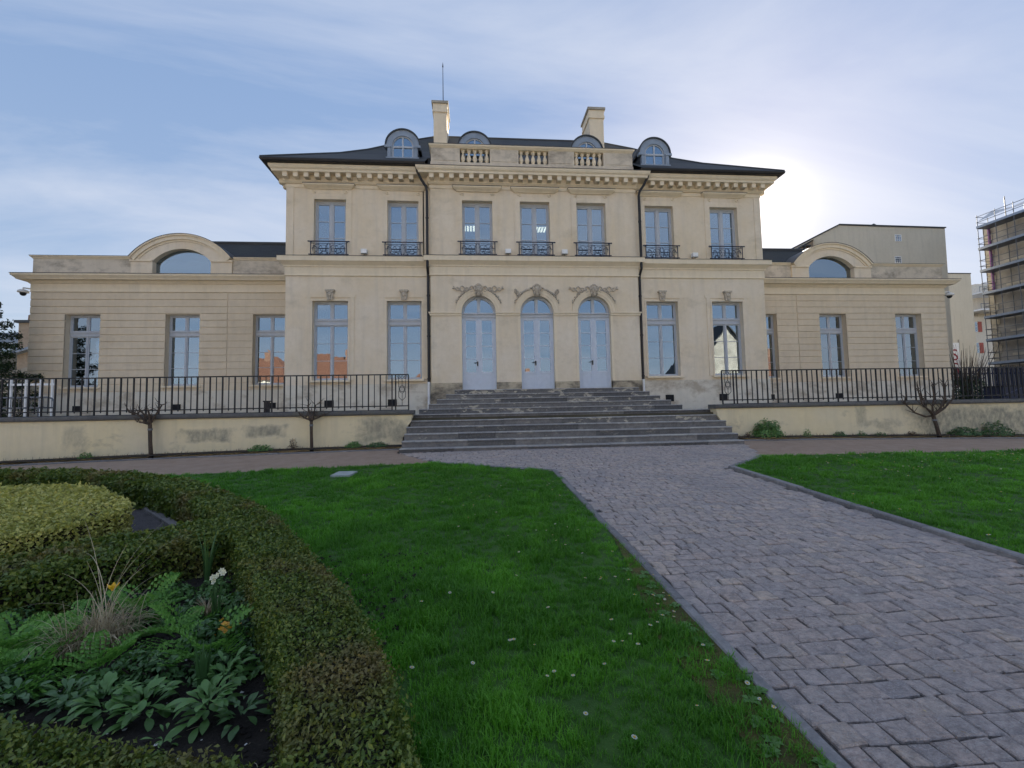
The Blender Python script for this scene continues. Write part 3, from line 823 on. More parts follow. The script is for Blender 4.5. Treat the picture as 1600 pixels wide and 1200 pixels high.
def tall_window(root, cx, y, z0, z1, hw, zt0, zt1, sill=True, sill_out=0.16, mat='frame'):
    mb = MB(); e = 0.05
    mb.box(cx - hw, cx - hw + e, y - 0.02, y + 0.08, z0, z1); mb.box(cx + hw - e, cx + hw, y - 0.02, y + 0.08, z0, z1)
    mb.box(cx - hw + e, cx + hw - e, y - 0.02, y + 0.08, z1 - e, z1); mb.box(cx - hw + e, cx + hw - e, y - 0.02, y + 0.08, z0, z0 + e)
    mb.box(cx - hw + e, cx + hw - e, y - 0.05, y + 0.08, zt0, zt1 - 0.04); mb.box(cx - hw + e, cx + hw - e, y - 0.09, y + 0.08, zt1 - 0.04, zt1)
    mb.box(cx - 0.025, cx + 0.025, y - 0.025, y + 0.07, z0 + e, zt0); mb.box(cx - 0.03, cx + 0.03, y - 0.015, y + 0.07, zt1, z1 - e)
    cells = []
    for a, b in ((cx - hw + e, cx - 0.025), (cx + 0.025, cx + hw - e)):
        cells += grid_frame(mb, a, b, z0 + e, zt0, y, 1, 3, 0.020, 0.04)
        cells += grid_frame(mb, a, b, zt1, z1 - e, y, 1, 1, 0.022, 0.045)
    w = put('window', mb.mesh('window', mat), root)
    panes(w, cells, y + 0.03)
    if sill:
        s = MB(); s.box(cx - hw - 0.10, cx + hw + 0.10, y - DEPTH - sill_out + 0.06, y + 0.02, z0 - 0.075, z0 - 0.002)
        put('sill', s.mesh('sill', 'trim'), w)
    return w
for c in GX: tall_window(house, c, DEPTH - 0.06, ZG[0], ZG[1], HG, 5.12, 5.33)
for c in WX: tall_window(house, c, YW + 0.30, ZW[0], ZW[1], HWG, 5.22, 5.42, sill_out=0.16)
def french_window(root, cx, y, z0, z1, hw):
    mb = MB(); e = 0.05
    mb.box(cx - hw, cx - hw + e, y - 0.02, y + 0.08, z0, z1); mb.box(cx + hw - e, cx + hw, y - 0.02, y + 0.08, z0, z1)
    mb.box(cx - hw + e, cx + hw - e, y - 0.02, y + 0.08, z1 - 0.09, z1); mb.box(cx - hw + e, cx + hw - e, y - 0.02, y + 0.08, z0, z0 + 0.04)
    mb.box(cx - 0.045, cx + 0.045, y - 0.025, y + 0.07, z0 + 0.04, z1 - 0.09)
    cells = []
    for a, b in ((cx - hw + e, cx - 0.045), (cx + 0.045, cx + hw - e)): cells += grid_frame(mb, a, b, z0 + 0.04, z1 - 0.09, y, 1, 3, 0.022, 0.05)
    w = put('french_window', mb.mesh('french_window', 'frame'), root); panes(w, cells, y + 0.03)
    return w
for c in UX: french_window(house, c, DEPTH - 0.06, ZU[0], ZU[1], HU)
for c in VX: french_window(house, c, YB + DEPTH - 0.03, ZU[0] - 0.03, ZU[1] - 0.02, HV)

# ---- balcony railings: rails, posts and scrollwork
def balcony(cx, y):
    hw, zb, zt = 0.67, 7.80, 8.33; yf = y - 0.15
    mb = MB()
    mb.tube([(cx - hw - 0.08, yf, zt), (cx + hw + 0.08, yf, zt)], 0.022, 6); mb.tube([(cx - hw - 0.08, yf, zb + 0.02), (cx + hw + 0.08, yf, zb + 0.02)], 0.02, 6)
    mb.tube([(cx - hw, yf, zt - 0.09), (cx + hw, yf, zt - 0.09)], 0.009, 5)
    for s in (-1, 1):
        mb.tube([(cx + s * hw, yf, zb), (cx + s * hw, yf, zt)], 0.018, 6)
        mb.tube([(cx + s * hw, yf, zt), (cx + s * hw, y + 0.1, zt)], 0.016, 6); mb.tube([(cx + s * hw, yf, zb + 0.02), (cx + s * hw, y + 0.1, zb + 0.02)], 0.016, 6)
        mb.ball((cx + s * (hw + 0.09), yf, zt), 0.03, 6, 4)
    b = put('balcony_railing', mb.mesh('balcony_railing', 'blueiron'), house)
    mb = MB(); h = zt - 0.09 - zb - 0.03; zc = zb + 0.03 + h / 2
    for k in range(2):
        el = [(cx + (0.07 + 0.05 * k) * math.sin(a), yf, zc + h / 2 * math.cos(a)) for a in [2 * math.pi * i / 16 for i in range(17)]]
        mb.tube(el, 0.009, 4, False)
    for s in (-1, 1):
        for (ox, r, a0, a1) in ((0.21, 0.17, 0.2, 2.9), (0.42, 0.19, 0.1, 3.0), (0.36, 0.15, 3.2, 5.9), (0.56, 0.14, 1.4, 4.6), (0.20, 0.10, 2.6, 6.6), (0.50, 0.10, -0.6, 2.4)):
            arc = [(cx + s * (ox + r * math.cos(a0 + (a1 - a0) * i / 10)), yf, zc - 0.02 + r * math.sin(a0 + (a1 - a0) * i / 10)) for i in range(11)]
            arc = [(max(cx - hw, min(cx + hw, p[0])), p[1], max(zb + 0.03, min(zt - 0.1, p[2]))) for p in arc]
            mb.tube(arc, 0.010, 4, False)
        mb.tube([(cx + s * 0.13, yf, zc + 0.02), (cx + s * hw, yf, zc + 0.02)], 0.008, 4)
    put('scrollwork', mb.mesh('scrollwork', 'blueiron'), b)
for c in UX: balcony(c, 0.0)
for c in VX: balcony(c, YB)

# ---- arched doors
for di, c in enumerate(VX):
    y = YB + 0.20
    mb = MB(); e = 0.045
    mb.box(c - HD, c - HD + e, y - 0.03, y + 0.09, ZD, ZS - 0.2); mb.box(c + HD - e, c + HD, y - 0.03, y + 0.09, ZD, ZS - 0.2)
    cells = []
    for s2, a, b in ((-1, c - HD + e, c - 0.012), (1, c + 0.012, c + HD - e)):
        st = 0.105
        mb.box(a, a + st, y, y + 0.05, ZD + 0.02, ZS - 0.18); mb.box(b - st, b, y, y + 0.05, ZD + 0.02, ZS - 0.18)
        mb.box(a + st, b - st, y, y + 0.05, ZS - 0.28, ZS - 0.18); mb.box(a + st, b - st, y, y + 0.05, ZD + 0.02, ZD + 0.14); mb.box(a + st, b - st, y, y + 0.05, ZD + 0.66, ZD + 0.74)
        mb.box(a + st, b - st, y + 0.018, y + 0.04, ZD + 0.14, ZD + 0.66)
        mb.box(a + st + 0.035, b - st - 0.035, y + 0.008, y + 0.03, ZD + 0.18, ZD + 0.62)
        z0, z1 = ZD + 0.74, ZS - 0.28
        for r in range(4):
            za, zb = z0 + (z1 - z0) * r / 4, z0 + (z1 - z0) * (r + 1) / 4
            if r: mb.box(a + st, b - st, y + 0.008, y + 0.042, za - 0.014, za + 0.014)
            cells.append((a + st, b - st, za + (0.014 if r else 0), zb - (0.014 if r < 3 else 0)))
    mb.box(c - 0.035, c + 0.035, y - 0.022, y, ZD + 0.02, ZS - 0.18)
    d = put('door', mb.mesh('door', 'door'), house)
    panes(d, cells, y + 0.03)
    hb = MB(); hb.tube([(c - 0.07, y - 0.015, ZD + 1.1), (c - 0.07, y - 0.08, ZD + 1.1), (c - 0.20, y - 0.08, ZD + 1.1)], 0.013, 6); hb.box(c - 0.095, c - 0.045, y - 0.03, y - 0.005, ZD + 0.98, ZD + 1.16)
    put('handle', hb.mesh('handle', 'iron'), d)
    mb = MB()
    mb.box(c - HD, c + HD, y - 0.05, y + 0.09, ZS - 0.18, ZS - 0.05); mb.box(c - HD, c + HD, y - 0.10, y + 0.09, ZS - 0.05, ZS)
    mb.arch(c, ZS, HD - 0.09, HD, y - 0.02, y + 0.08, n=20); mb.box(c - 0.06, c + 0.06, y - 0.02, y + 0.07, ZS, ZS + HD - 0.08)
    fl = put('fanlight', mb.mesh('fanlight', 'frame'), house)
    for s2 in (-1, 1):
        pts = [(s2 * 0.05, 0.01)] + [(s2 * (HD - 0.085) * math.cos(a), (HD - 0.085) * math.sin(a)) for a in [i / 12 * (math.pi / 2 - 0.09) for i in range(13)]]
        if s2 < 0: pts = pts[::-1]
        pb = MB(); pb.prism_y(pts, -0.003, 0.003); put('pane', pb.mesh('pane', 'glass'), fl, loc=(c, y + 0.03, ZS), rot=(R(-.4), 0, R(random.uniform(-.5, .5))))
    # archivolt and impost
    mb = MB(); mb.arch(c, ZS + 0.004, HD + 0.002, HD + 0.08, YB - 0.035, YB + 0.05, n=28); mb.arch(c, ZS + 0.004, HD + 0.08, HD + 0.20, YB - 0.06, YB + 0.05, n=28); mb.arch(c, ZS + 0.004, HD + 0.20, HD + 0.235, YB - 0.085, YB + 0.05, n=28)
    put('archivolt', mb.mesh('archivolt', 'trim', False), house)
    # jamb margins
    mb = MB()
    for s2 in (-1, 1):
        a, b = sorted((c + s2 * (HD + 0.002), c + s2 * (HD + 0.10))); mb.box(a, b, YB - 0.02, YB + 0.05, 2.81, ZS - 0.16)
    put('door_jamb', mb.mesh('door_jamb', 'trim'), house)
    # carved head with scrolls and garland
    mb = MB(); zc = ZS + HD + 0.20
    mb.prism_y([(c - 0.10, ZS + HD - 0.05), (c + 0.10, ZS + HD - 0.05), (c + 0.19, zc + 0.15), (c - 0.19, zc + 0.15)], YB - 0.12, YB)
    mb.ball((c, YB - 0.14, zc), 0.15, 12, 8, (0.82, 0.7, 1.12)); mb.ball((c, YB - 0.24, zc - 0.01), 0.032, 6, 4, (0.9, 1.2, 1.7))
    for s2 in (-1, 1):
        mb.ball((c + s2 * 0.052, YB - 0.215, zc + 0.06), 0.04, 6, 4, (1.2, 0.6, 0.5)); mb.ball((c + s2 * 0.065, YB - 0.215, zc - 0.04), 0.036, 6, 4)
        mb.ball((c + s2 * 0.14, YB - 0.13, zc + 0.04), 0.06, 7, 5, (0.7, 1, 1.5)); mb.ball((c + s2 * 0.11, YB - 0.14, zc - 0.13), 0.055, 7, 5, (0.8, 1, 1.4)); mb.ball((c + s2 * 0.10, YB - 0.12, zc + 0.15), 0.06, 7, 5)
    mb.ball((c, YB - 0.22, zc - 0.09), 0.035, 6, 4, (1.5, .7, .5)); mb.ball((c, YB - 0.17, zc - 0.17), 0.07, 7, 5, (1, .8, 1.2)); mb.ball((c, YB - 0.13, zc + 0.20), 0.085, 8, 5, (1.1, .8, .7))
    mk = put('mascaron', mb.mesh('mascaron', 'ornament', True), house)
    for s2 in (-1, 1):
        mb = MB()
        if di == 1:
            mb.tube([(c + s2 * (0.2 + 0.6 * k / 10), YB - 0.05, zc + 0.10 - 0.30 * (k / 10) ** 1.3 + 0.02 * math.sin(k * 2)) for k in range(11)], 0.028, 6)
            mb.tube([(c + s2 * (0.80 + 0.09 * (1 - k / 14) * math.cos(k * 0.75)), YB - 0.05, zc - 0.08 + 0.09 * (1 - k / 14) * math.sin(k * 0.75)) for k in range(13)], 0.022, 5)
            mb.ball((c + s2 * 0.84, YB - 0.05, zc + 0.03), 0.05, 6, 4)
        else:
            mb.tube([(c + s2 * (0.17 + 0.80 * k / 22), YB - 0.05, zc + 0.08 + 0.095 * math.sin(k * 0.62)) for k in range(23)], 0.024, 6)
            mb.tube([(c + s2 * (0.22 + 0.62 * k / 18), YB - 0.055, zc + 0.03 - 0.085 * math.sin(k * 0.62 + 0.5)) for k in range(19)], 0.022, 6)
            mb.ball((c + s2 * 0.96, YB - 0.04, zc + 0.08), 0.04, 6, 4, (1.6, 1, .8))
        put('scroll', mb.mesh('scroll', 'ornament', True), mk)
        mb = MB()
        for k in range(11):
            a = R(24 + 47 * k / 10); rr = HD + 0.29 + (0.02 if k % 2 else -0.01)
            mb.ball((c + s2 * rr * math.cos(a), YB - 0.045, ZS + rr * math.sin(a)), 0.036 + 0.016 * k / 10, 6, 4, (1, 1, 1))
        put('garland', mb.mesh('garland', 'ornament', True), mk)
IMP = [(-0.01, 5.56), (0.085, 5.56), (0.085, 5.51), (0.05, 5.49), (0.04, 5.42), (-0.01, 5.40)]
for a, b in ((-BAY, VX[0] - HD), (VX[0] + HD, VX[1] - HD), (VX[1] + HD, VX[2] - HD), (VX[2] + HD, BAY)):
    mb = MB(); pth = [(a, YB), (b, YB)]
    if a == -BAY: pth = [(-BAY, 0.0)] + pth
    if b == BAY: pth = pth + [(BAY, 0.0)]
    mb.sweep(pth, IMP); put('impost', mb.mesh('impost', 'trim'), house)

# ---- parapet over the bay, with three groups of balusters
mb = MB(); yp0, yp1 = YB - 0.02, YB + 0.30
BX = ((-2.36, 0.60), (0.0, 0.61), (2.28, 0.61))
mb.box(-4.12, 4.12, yp0 - 0.04, yp1 + 0.04, 11.19, 11.58)
xs = [-4.10] + [e for c, h in BX for e in (c - h, c + h)] + [4.10]
for a, b in zip(xs[::2], xs[1::2]):
    mb.box(a, b, yp0, yp1, 11.58, 12.17)
    mb.box(a + 0.10, b - 0.10, yp0 - 0.015, yp0, 11.66, 12.10)
for sg in (-1, 1):
    a, b = sorted((sg * 4.12, sg * 3.9)); mb.box(a, b, yp1, 1.6, 11.19, 12.17)
put('parapet', mb.mesh('parapet', 'attic'), house)
mb = MB(); mb.sweep([(-4.10, 1.6), (-4.10, yp0), (4.10, yp0), (4.10, 1.6)], [(-0.36, 12.31), (0.08, 12.30), (0.08, 12.25), (0.03, 12.20), (0.0, 12.17), (-0.36, 12.17)])
put('parapet_cap', mb.mesh('parapet_cap', 'trim'), house)
mb = MB(); mb.sweep([(-4.10, 1.6), (-4.10, yp0), (4.10, yp0), (4.10, 1.6)], [(-0.37, 12.325), (0.095, 12.315), (0.095, 12.302), (-0.37, 12.312)])
put('parapet_flashing', mb.mesh('parapet_flashing', 'lead'), house)
mb = MB(); mb.lathe([(0.085, 0), (0.085, 0.05), (0.05, 0.07), (0.045, 0.10), (0.085, 0.17), (0.095, 0.24), (0.075, 0.32), (0.042, 0.42), (0.04, 0.47), (0.075, 0.50), (0.075, 0.53), (0.055, 0.54), (0.085, 0.56), (0.085, 0.592)], 10)
bal = mb.mesh('baluster', 'trim', True)
for c, h in BX:
    for k in range(5): put('baluster', bal, house, loc=(c - h + 2 * h * (k + 0.5) / 5, YB + 0.13, 11.58))

# ---- main roof: hipped, flared at the eaves
PR = [(0, 11.34), (1.08, 12.08), (2.25, 12.88), (3.2, 13.64), (4.66, 14.98), (6.0, 16.12)]
EX, EYF, EYB = 10.37, -0.66, 11.36
mb = MB()
for (t0, z0), (t1, z1) in zip(PR[:-1], PR[1:]):
    fx0, fx1 = EX - t0, EX - t1
    if t0 == 0:
        for sg in (-1, 1):
            mb.poly([(sg * fx0, EYF + t0, z0), (sg * 4.28, EYF + t0, z0), (sg * 4.28, EYF + t1, z1), (sg * fx1, EYF + t1, z1)])
    else:
        mb.poly([(-fx0, EYF + t0, z0), (fx0, EYF + t0, z0), (fx1, EYF + t1, z1), (-fx1, EYF + t1, z1)])
    mb.poly([(fx0, EYB - t0, z0), (-fx0, EYB - t0, z0), (-fx1, EYB - t1, z1), (fx1, EYB - t1, z1)])
    for sg in (-1, 1):
        mb.poly([(sg * fx0, EYF + t0, z0), (sg * fx0, EYB - t0, z0), (sg * fx1, EYB - t1, z1), (sg * fx1, EYF + t1, z1)])
mb.poly([(-4.28, 0.0, 11.3), (4.28, 0.0, 11.3), (4.28, 0.45, 12.1), (-4.28, 0.45, 12.1)])
roof = put('roof', mb.mesh('roof', 'slate'), house)
mb = MB(); mb.tube([(-(EX - 6), 5.35, 16.14), (EX - 6, 5.35, 16.14)], 0.06, 6)
for sg in (-1, 1):
    mb.tube([(sg * (EX - t), EYF + t, z + 0.015) for t, z in PR], 0.04, 6)
put('ridge', mb.mesh('ridge', 'lead'), roof)
# eaves board, gutter
EP = [(-EX + 0.02, EYB), (-EX + 0.02, EYF + 0.02), (-4.3, EYF + 0.02)]
EP2 = [(4.3, EYF + 0.02), (EX - 0.02, EYF + 0.02), (EX - 0.02, EYB)]
mb = MB()
for q in (EP, EP2): mb.sweep(q, [(-0.28, 11.345), (0.03, 11.345), (0.05, 11.30), (0.02, 11.24), (-0.02, 11.215), (-0.28, 11.205)])
put('gutter', mb.mesh('gutter', 'darkpipe'), house)

# ---- dormers: round headed, painted blue grey
def dormer(cx):
    yf, zb, zc, ro, ri = 0.28, 11.98, 12.50, 0.66, 0.42
    mb = MB()
    mb.arch(cx, zc, ri, ro, yf, yf + 0.14, n=22)
    for s in (-1, 1):
        a, b = sorted((cx + s * ri, cx + s * 0.60)); mb.box(a, b, yf + 0.003, yf + 0.14, zb, zc)
        a, b = sorted((cx + s * 0.47, cx + s * 0.60)); mb.box(a, b, yf - 0.06, yf, zb + 0.02, zc - 0.12)
        a, b = sorted((cx + s * 0.46, cx + s * 0.72)); mb.box(a, b, yf - 0.09, yf + 0.12, zc - 0.12, zc - 0.02)
    mb.box(cx - 0.66, cx + 0.66, yf - 0.08, yf + 0.14, zb - 0.07, zb)
    d = put('dormer', mb.mesh('dormer', 'zinc'), house)
    mb = MB(); mb.arch(cx, zc, ro, ro + 0.05, yf - 0.05, 2.6, n=22); put('dormer_roof', mb.mesh('dormer_roof', 'lead'), d)
    mb = MB()
    for s in (-1, 1): mb.poly([(cx + s * 0.6, yf + 0.1, zb - .1), (cx + s * 0.6, 2.4, zb - .1), (cx + s * 0.6, 2.4, zc + .05), (cx + s * 0.6, yf + 0.1, zc + .05)])
    put('cheek', mb.mesh('cheek', 'lead'), d)
    mb = MB(); mb.arch(cx, zc, ri - 0.045, ri, yf + 0.05, yf + 0.11, n=20)
    mb.box(cx - ri, cx + ri, yf + 0.04, yf + 0.11, zc - 0.07, zc); mb.box(cx - 0.03, cx + 0.03, yf + 0.045, yf + 0.105, zb, zc + ri - 0.04)
    mb.box(cx - ri, cx - ri + 0.05, yf + 0.05, yf + 0.11, zb, zc - 0.07); mb.box(cx + ri - 0.05, cx + ri, yf + 0.05, yf + 0.11, zb, zc - 0.07); mb.box(cx - ri + .05, cx + ri - .05, yf + 0.05, yf + 0.11, zb, zb + 0.05)
    put('sash', mb.mesh('sash', 'frame'), d)
    n = 18
    pts = [(cx - ri + .01, zb + .01), (cx + ri - .01, zb + .01)] + [(cx + (ri - .01) * math.cos(math.pi * k / n), zc + (ri - .01) * math.sin(math.pi * k / n)) for k in range(n + 1)]
    mb = MB(); mb.prism_y(pts, yf + 0.078, yf + 0.084); put('pane', mb.mesh('pane', 'glass'), d)
for c in (-5.27, -2.36, 2.34, 5.27): dormer(c)

# ---- chimneys and lightning rod
def chimney(x0, x1, y0, y1, zt):
    mb = MB(); mb.box(x0, x1, y0, y1, 14.2, zt - 0.55)
    mb.box(x0 - 0.05, x1 + 0.05, y0 - 0.05, y1 + 0.05, zt - 0.55, zt - 0.42); mb.box(x0 - 0.03, x1 + 0.03, y0 - 0.03, y1 + 0.03, zt - 0.42, zt - 0.12)
    c = put('chimney', mb.mesh('chimney', 'trim'), house)
    mb = MB(); mb.box(x0 - 0.09, x1 + 0.09, y0 - 0.09, y1 + 0.09, zt - 0.12, zt); put('cap', mb.mesh('cap', 'oldwall'), c)
    mb = MB(); mb.lathe([(0.10, 0), (0.12, 0.12), (0.09, 0.16), (0.09, 0.22)], 10, ((x0 + x1) / 2, y0 + 0.3, zt)); put('pot', mb.mesh('pot', 'terracotta'), c)
    return c
ch = chimney(-4.30, -3.66, 3.6, 4.9, 16.82); ch2 = chimney(3.42, 4.14, 3.6, 4.9, 16.80)
mb = MB(); mb.tube([(-3.84, 3.8, 16.8), (-3.84, 3.8, 18.75)], [0.022, 0.014], 6); mb.tube([(-3.84, 3.8, 18.75), (-3.84, 3.8, 19.0)], [0.035, 0.004], 6)
put('lightning_rod', mb.mesh('lightning_rod', 'darkpipe'), ch)

# ---- downpipes in the angles of the bay
for sg in (-1, 1):
    mb = MB(); x = sg * (BAY + 0.10)
    mb.tube([(sg * 4.62, -0.55, 11.2), (sg * 4.60, -0.50, 11.02), (sg * 4.45, -0.42, 10.72), (x + sg * 0.03, -0.40, 10.46), (x, -0.36, 10.30), (x, -0.36, 7.85), (x, -0.36, 7.3), (x, -0.13, 7.05), (x, -0.11, 2.85)], 0.052, 8)
    dp = put('downpipe', mb.mesh('downpipe', 'darkpipe'), house)
    for z in (9.2, 6.2, 4.6, 2.95):
        b = MB(); yy = -0.36 if z > 7.5 else -0.12
        b.lathe([(0.066, 0), (0.066, 0.06)], 8, (x, yy, z)); put('collar', b.mesh('collar', 'darkpipe'), dp)
    mb = MB(); mb.tube([(x, -0.12, 1.62), (x, -0.12, 2.85)], 0.058, 8); put('pipe_foot', mb.mesh('pipe_foot', 'white_paint'), dp)

# ---- wings
GROOVES = [7.10, 6.77, 6.465, 6.16, 5.86, 5.555, 5.25, 4.945, 4.64, 4.335, 4.03, 3.725, 3.42, 3.115, 2.81]
def wing(sg):
    xa, xb = sorted((sg * W_MAIN, sg * WING)); xj = sg * 13.2
    ws = [c for c in WX if c * sg > 0]
    mb = MB(); wall_front(mb, xa, xb, 1.5, 7.45, YW + 0.03, 0.34, [(c, HWG, ZW[0], ZW[1], 0) for c in ws])
    xo = sg * (WING - 0.03)
    mb.poly([(xo, YW + .03, 1.5), (xo, 9.0, 1.5), (xo, 9.0, 8.7), (xo, YW + .03, 8.7)])
    mb.poly([(xa, 9.0, 1.5), (xb, 9.0, 1.5), (xb, 9.0, 8.7), (xa, 9.0, 8.7)])
    put('wing_wall', mb.mesh('wing_wall', 'course'), house)
    for z1, z0 in zip(GROOVES[:-1], GROOVES[1:]):
        cuts = [xa, xb]; segs = []
        solid = [(xa, xb)]
        for c in ws:
            if z0 < ZW[1] - 0.02 and z1 > ZW[0] + 0.02:
                new = []
                for a, b in solid:
                    if c - HWG > a and c + HWG < b: new += [(a, c - HWG), (c + HWG, b)]
                    else: new.append((a, b))
                solid = new
        fin = []
        for a, b in solid:
            if a < xj < b: fin += [(a, xj - 0.008), (xj + 0.008, b)]
            else: fin.append((a, b))
        for a, b in fin:
            mb = MB(); inner = abs((a + b) / 2) < 13.2
            yf = YW + (0.012 if inner else 0.0)
            zt, zb_ = z1 - 0.013, z0 + 0.013
            ex0 = a - (0.0 if not (sg < 0 and a == xa) else 0); 
            mb.sweep([(a, YW + 0.05), (a, yf), (b, yf), (b, YW + 0.05)], [(-0.05, zt), (-0.012, zt), (0, zt - 0.012), (0, zb_ + 0.012), (-0.012, zb_), (-0.05, zb_)])
            put('stone_course', mb.mesh('stone_course', 'course'), house)
    # corner returns of the courses
    mb = MB()
    for z1, z0 in zip(GROOVES[:-1], GROOVES[1:]):
        a, b = sorted((sg * (WING - 0.06), sg * WING)); mb.box(a, b, YW + 0.051, 8.9, z0 + 0.013, z1 - 0.013)
    put('side_coursing', mb.mesh('side_coursing', 'course'), house, kind='stuff')
    mb = MB(); a, b = sorted((sg * W_MAIN, sg * (WING + 0.02))); mb.box(a, b, YW - 0.02, YW + 0.06, 1.5, 2.805); put('plinth', mb.mesh('plinth', 'plinth'), house)
    for c in [(-19.1), (-15.2), (-11.3)] if sg < 0 else (15.1, 11.6):
        mb = MB(); mb.box(c - 0.19, c + 0.19, YW - 0.035, YW - 0.015, 1.98, 2.24); put('vent', mb.mesh('vent', 'black_void'), house)
    # frieze, cornice, attic
    pf = [(sg * WING, 9.0), (sg * WING, YW), (sg * W_MAIN, YW)]
    if sg > 0: pf = pf[::-1]
    mb = MB(); mb.sweep(pf, [(-0.03, 7.45), (0.012, 7.45), (0.012, 7.14), (0.03, 7.13), (0.03, 7.10), (-0.03, 7.10)]); put('frieze', mb.mesh('frieze', 'trim'), house)
    mb = MB(); mb.sweep(pf, [(-0.03, 7.80), (0.44, 7.78), (0.44, 7.71), (0.40, 7.68), (0.33, 7.60), (0.32, 7.57), (0.12, 7.56), (0.08, 7.50), (0.04, 7.45), (-0.03, 7.45)]); put('cornice', mb.mesh('cornice', 'trim'), house)
    mb = MB(); mb.sweep(pf, [(-0.03, 7.82), (0.46, 7.80), (0.46, 7.782), (-0.03, 7.80)]); put('cornice_flashing', mb.mesh('cornice_flashing', 'lead'), house)
    ca = sg * 15.12; hwo = 1.20
    mb = MB(); wall_front(mb, xa, xb, 7.79, 8.55, YW + 0.04, 0.5, [(ca, hwo, 7.80, 8.46, 0.0)] if False else [])
    mb.v, mb.f = [], []
    for a, b in ((xa, ca - hwo), (ca + hwo, xb)): mb.poly([(a, YW + .04, 7.79), (b, YW + .04, 7.79), (b, YW + .04, 8.56), (a, YW + .04, 8.56)])
    mb.box(xa, ca - 2.1, YW + .045, YW + .35, 7.79, 8.55); mb.box(ca + 2.1, xb, YW + .045, YW + .35, 7.79, 8.55)
    put('attic', mb.mesh('attic', 'attic'), house)
    for a, b in ((xa, ca - 2.12), (ca + 2.12, xb)):
        mb = MB(); pth = [(a, YW + .04), (b, YW + .04)]
        if sg < 0 and a == xa: pth = [(a, 9.0)] + pth
        if sg > 0 and b == xb: pth = pth + [(b, 9.0)]
        mb.sweep(pth, [(-0.34, 8.675), (0.09, 8.665), (0.09, 8.63), (0.05, 8.60), (0.02, 8.55), (-0.34, 8.55)]); put('attic_cap', mb.mesh('attic_cap', 'trim'), house)
        mb = MB(); mb.sweep(pth, [(-0.34, 8.69), (0.105, 8.68), (0.105, 8.667), (-0.34, 8.677)]); put('attic_flashing', mb.mesh('attic_flashing', 'lead'), house)
    # segmental pediment with its window
    mb = MB(); yf = YW - 0.03
    rise = 0.56; rad = (hwo * hwo + rise * rise) / (2 * rise); zc = 8.46 + rise - rad; am = math.asin(hwo / rad)
    Ro = (2.08 ** 2 + 1.02 ** 2) / (2 * 1.02); zo = 8.62 + 1.02 - Ro; ao = math.asin(2.08 / Ro)
    n = 28; inn = [(ca + rad * math.sin(-am + 2 * am * k / n), zc + rad * math.cos(-am + 2 * am * k / n)) for k in range(n + 1)]
    Rm = Ro - 0.30; amid = math.asin(min(1, 1.80 / Rm))
    mid = [(ca + (Rm) * math.sin(-amid + 2 * amid * k / n), zo + Rm * math.cos(-amid + 2 * amid * k / n)) for k in range(n + 1)]
    for k in range(n): mb.poly([(inn[k][0], yf, inn[k][1]), (inn[k+1][0], yf, inn[k+1][1]), (mid[k+1][0], yf, mid[k+1][1]), (mid[k][0], yf, mid[k][1])])
    for (x0, z0), (x1, z1) in zip(inn[:-1], inn[1:]): mb.poly([(x0, yf, z0), (x0, yf + 0.62, z0), (x1, yf + 0.62, z1), (x1, yf, z1)])
    for s in (-1, 1):
        a, b = sorted((ca + s * hwo, ca + s * 2.08)); mb.box(a, b, yf + 0.002, yf + 0.6, 7.79, 8.44)
        a, b = sorted((ca + s * 1.0, ca + s * 1.0))
        mb.poly([(inn[0 if s < 0 else n][0], yf, 8.44), (inn[0 if s < 0 else n][0], yf, inn[0][1]), (mid[0 if s < 0 else n][0], yf, mid[0][1]), (ca + s * 1.80, yf, 8.44)])
        mb.poly([(ca + s * hwo, yf, 8.44), (ca + s * hwo, yf + .6, 8.44), (ca + s * hwo, yf + .6, 8.47), (ca + s * hwo, yf, 8.47)])
    ped = put('pediment', mb.mesh('pediment', 'render'), house)
    mb = MB()
    for s in (-1, 1):
        a, b = sorted((ca + s * hwo, ca + s * 2.12)); mb.box(a, b, yf - 0.05, yf + 0.6, 8.44, 8.52); mb.box(a, b, yf - 0.03, yf + 0.6, 7.79, 7.86)
    put('pediment_band', mb.mesh('pediment_band', 'trim'), ped)
    mb = MB()
    a0 = math.pi / 2 - ao
    for r0, r1, yo in ((Ro - 0.30, Ro - 0.22, 0.03), (Ro - 0.22, Ro - 0.06, 0.09), (Ro - 0.06, Ro, 0.15)): mb.arch(ca, zo, r0, r1, yf - yo, YW + 0.9, a0, math.pi - a0, 30)
    put('pediment_arch', mb.mesh('pediment_arch', 'trim'), ped)
    mb = MB(); mb.arch(ca, zo, Ro, Ro + 0.02, yf - 0.165, YW + 3.2, a0, math.pi - a0, 30); put('pediment_flashing', mb.mesh('pediment_flashing', 'lead'), ped)
    pts = [(ca - hwo, 7.80), (ca + hwo, 7.80)] + inn[::-1]
    mb = MB(); mb.prism_y(pts, yf + 0.24, yf + 0.247); put('pane', mb.mesh('pane', 'glass'), ped)
    # roof: steep slate slope behind the attic, flat ridge
    mb = MB(); ye, yr, ze, zr = YW + 0.35, YW + 1.75, 8.58, 9.97
    xo, xi = sg * 18.3, sg * W_MAIN; xr = sg * 16.8
    mb.poly([(xi, ye, ze), (xo, ye, ze), (xr, yr, zr), (xi, yr, zr)])
    mb.poly([(xo, ye, ze), (xo, 8.8, ze), (xr, 7.2, zr), (xr, yr, zr)])
    mb.poly([(xi, yr, zr), (xr, yr, zr), (xr, 7.2, zr), (xi, 7.2, zr)])
    mb.poly([(xi, 8.8, ze), (xo, 8.8, ze), (xr, 7.2, zr), (xi, 7.2, zr)])
    rf = put('wing_roof', mb.mesh('wing_roof', 'slate'), house)
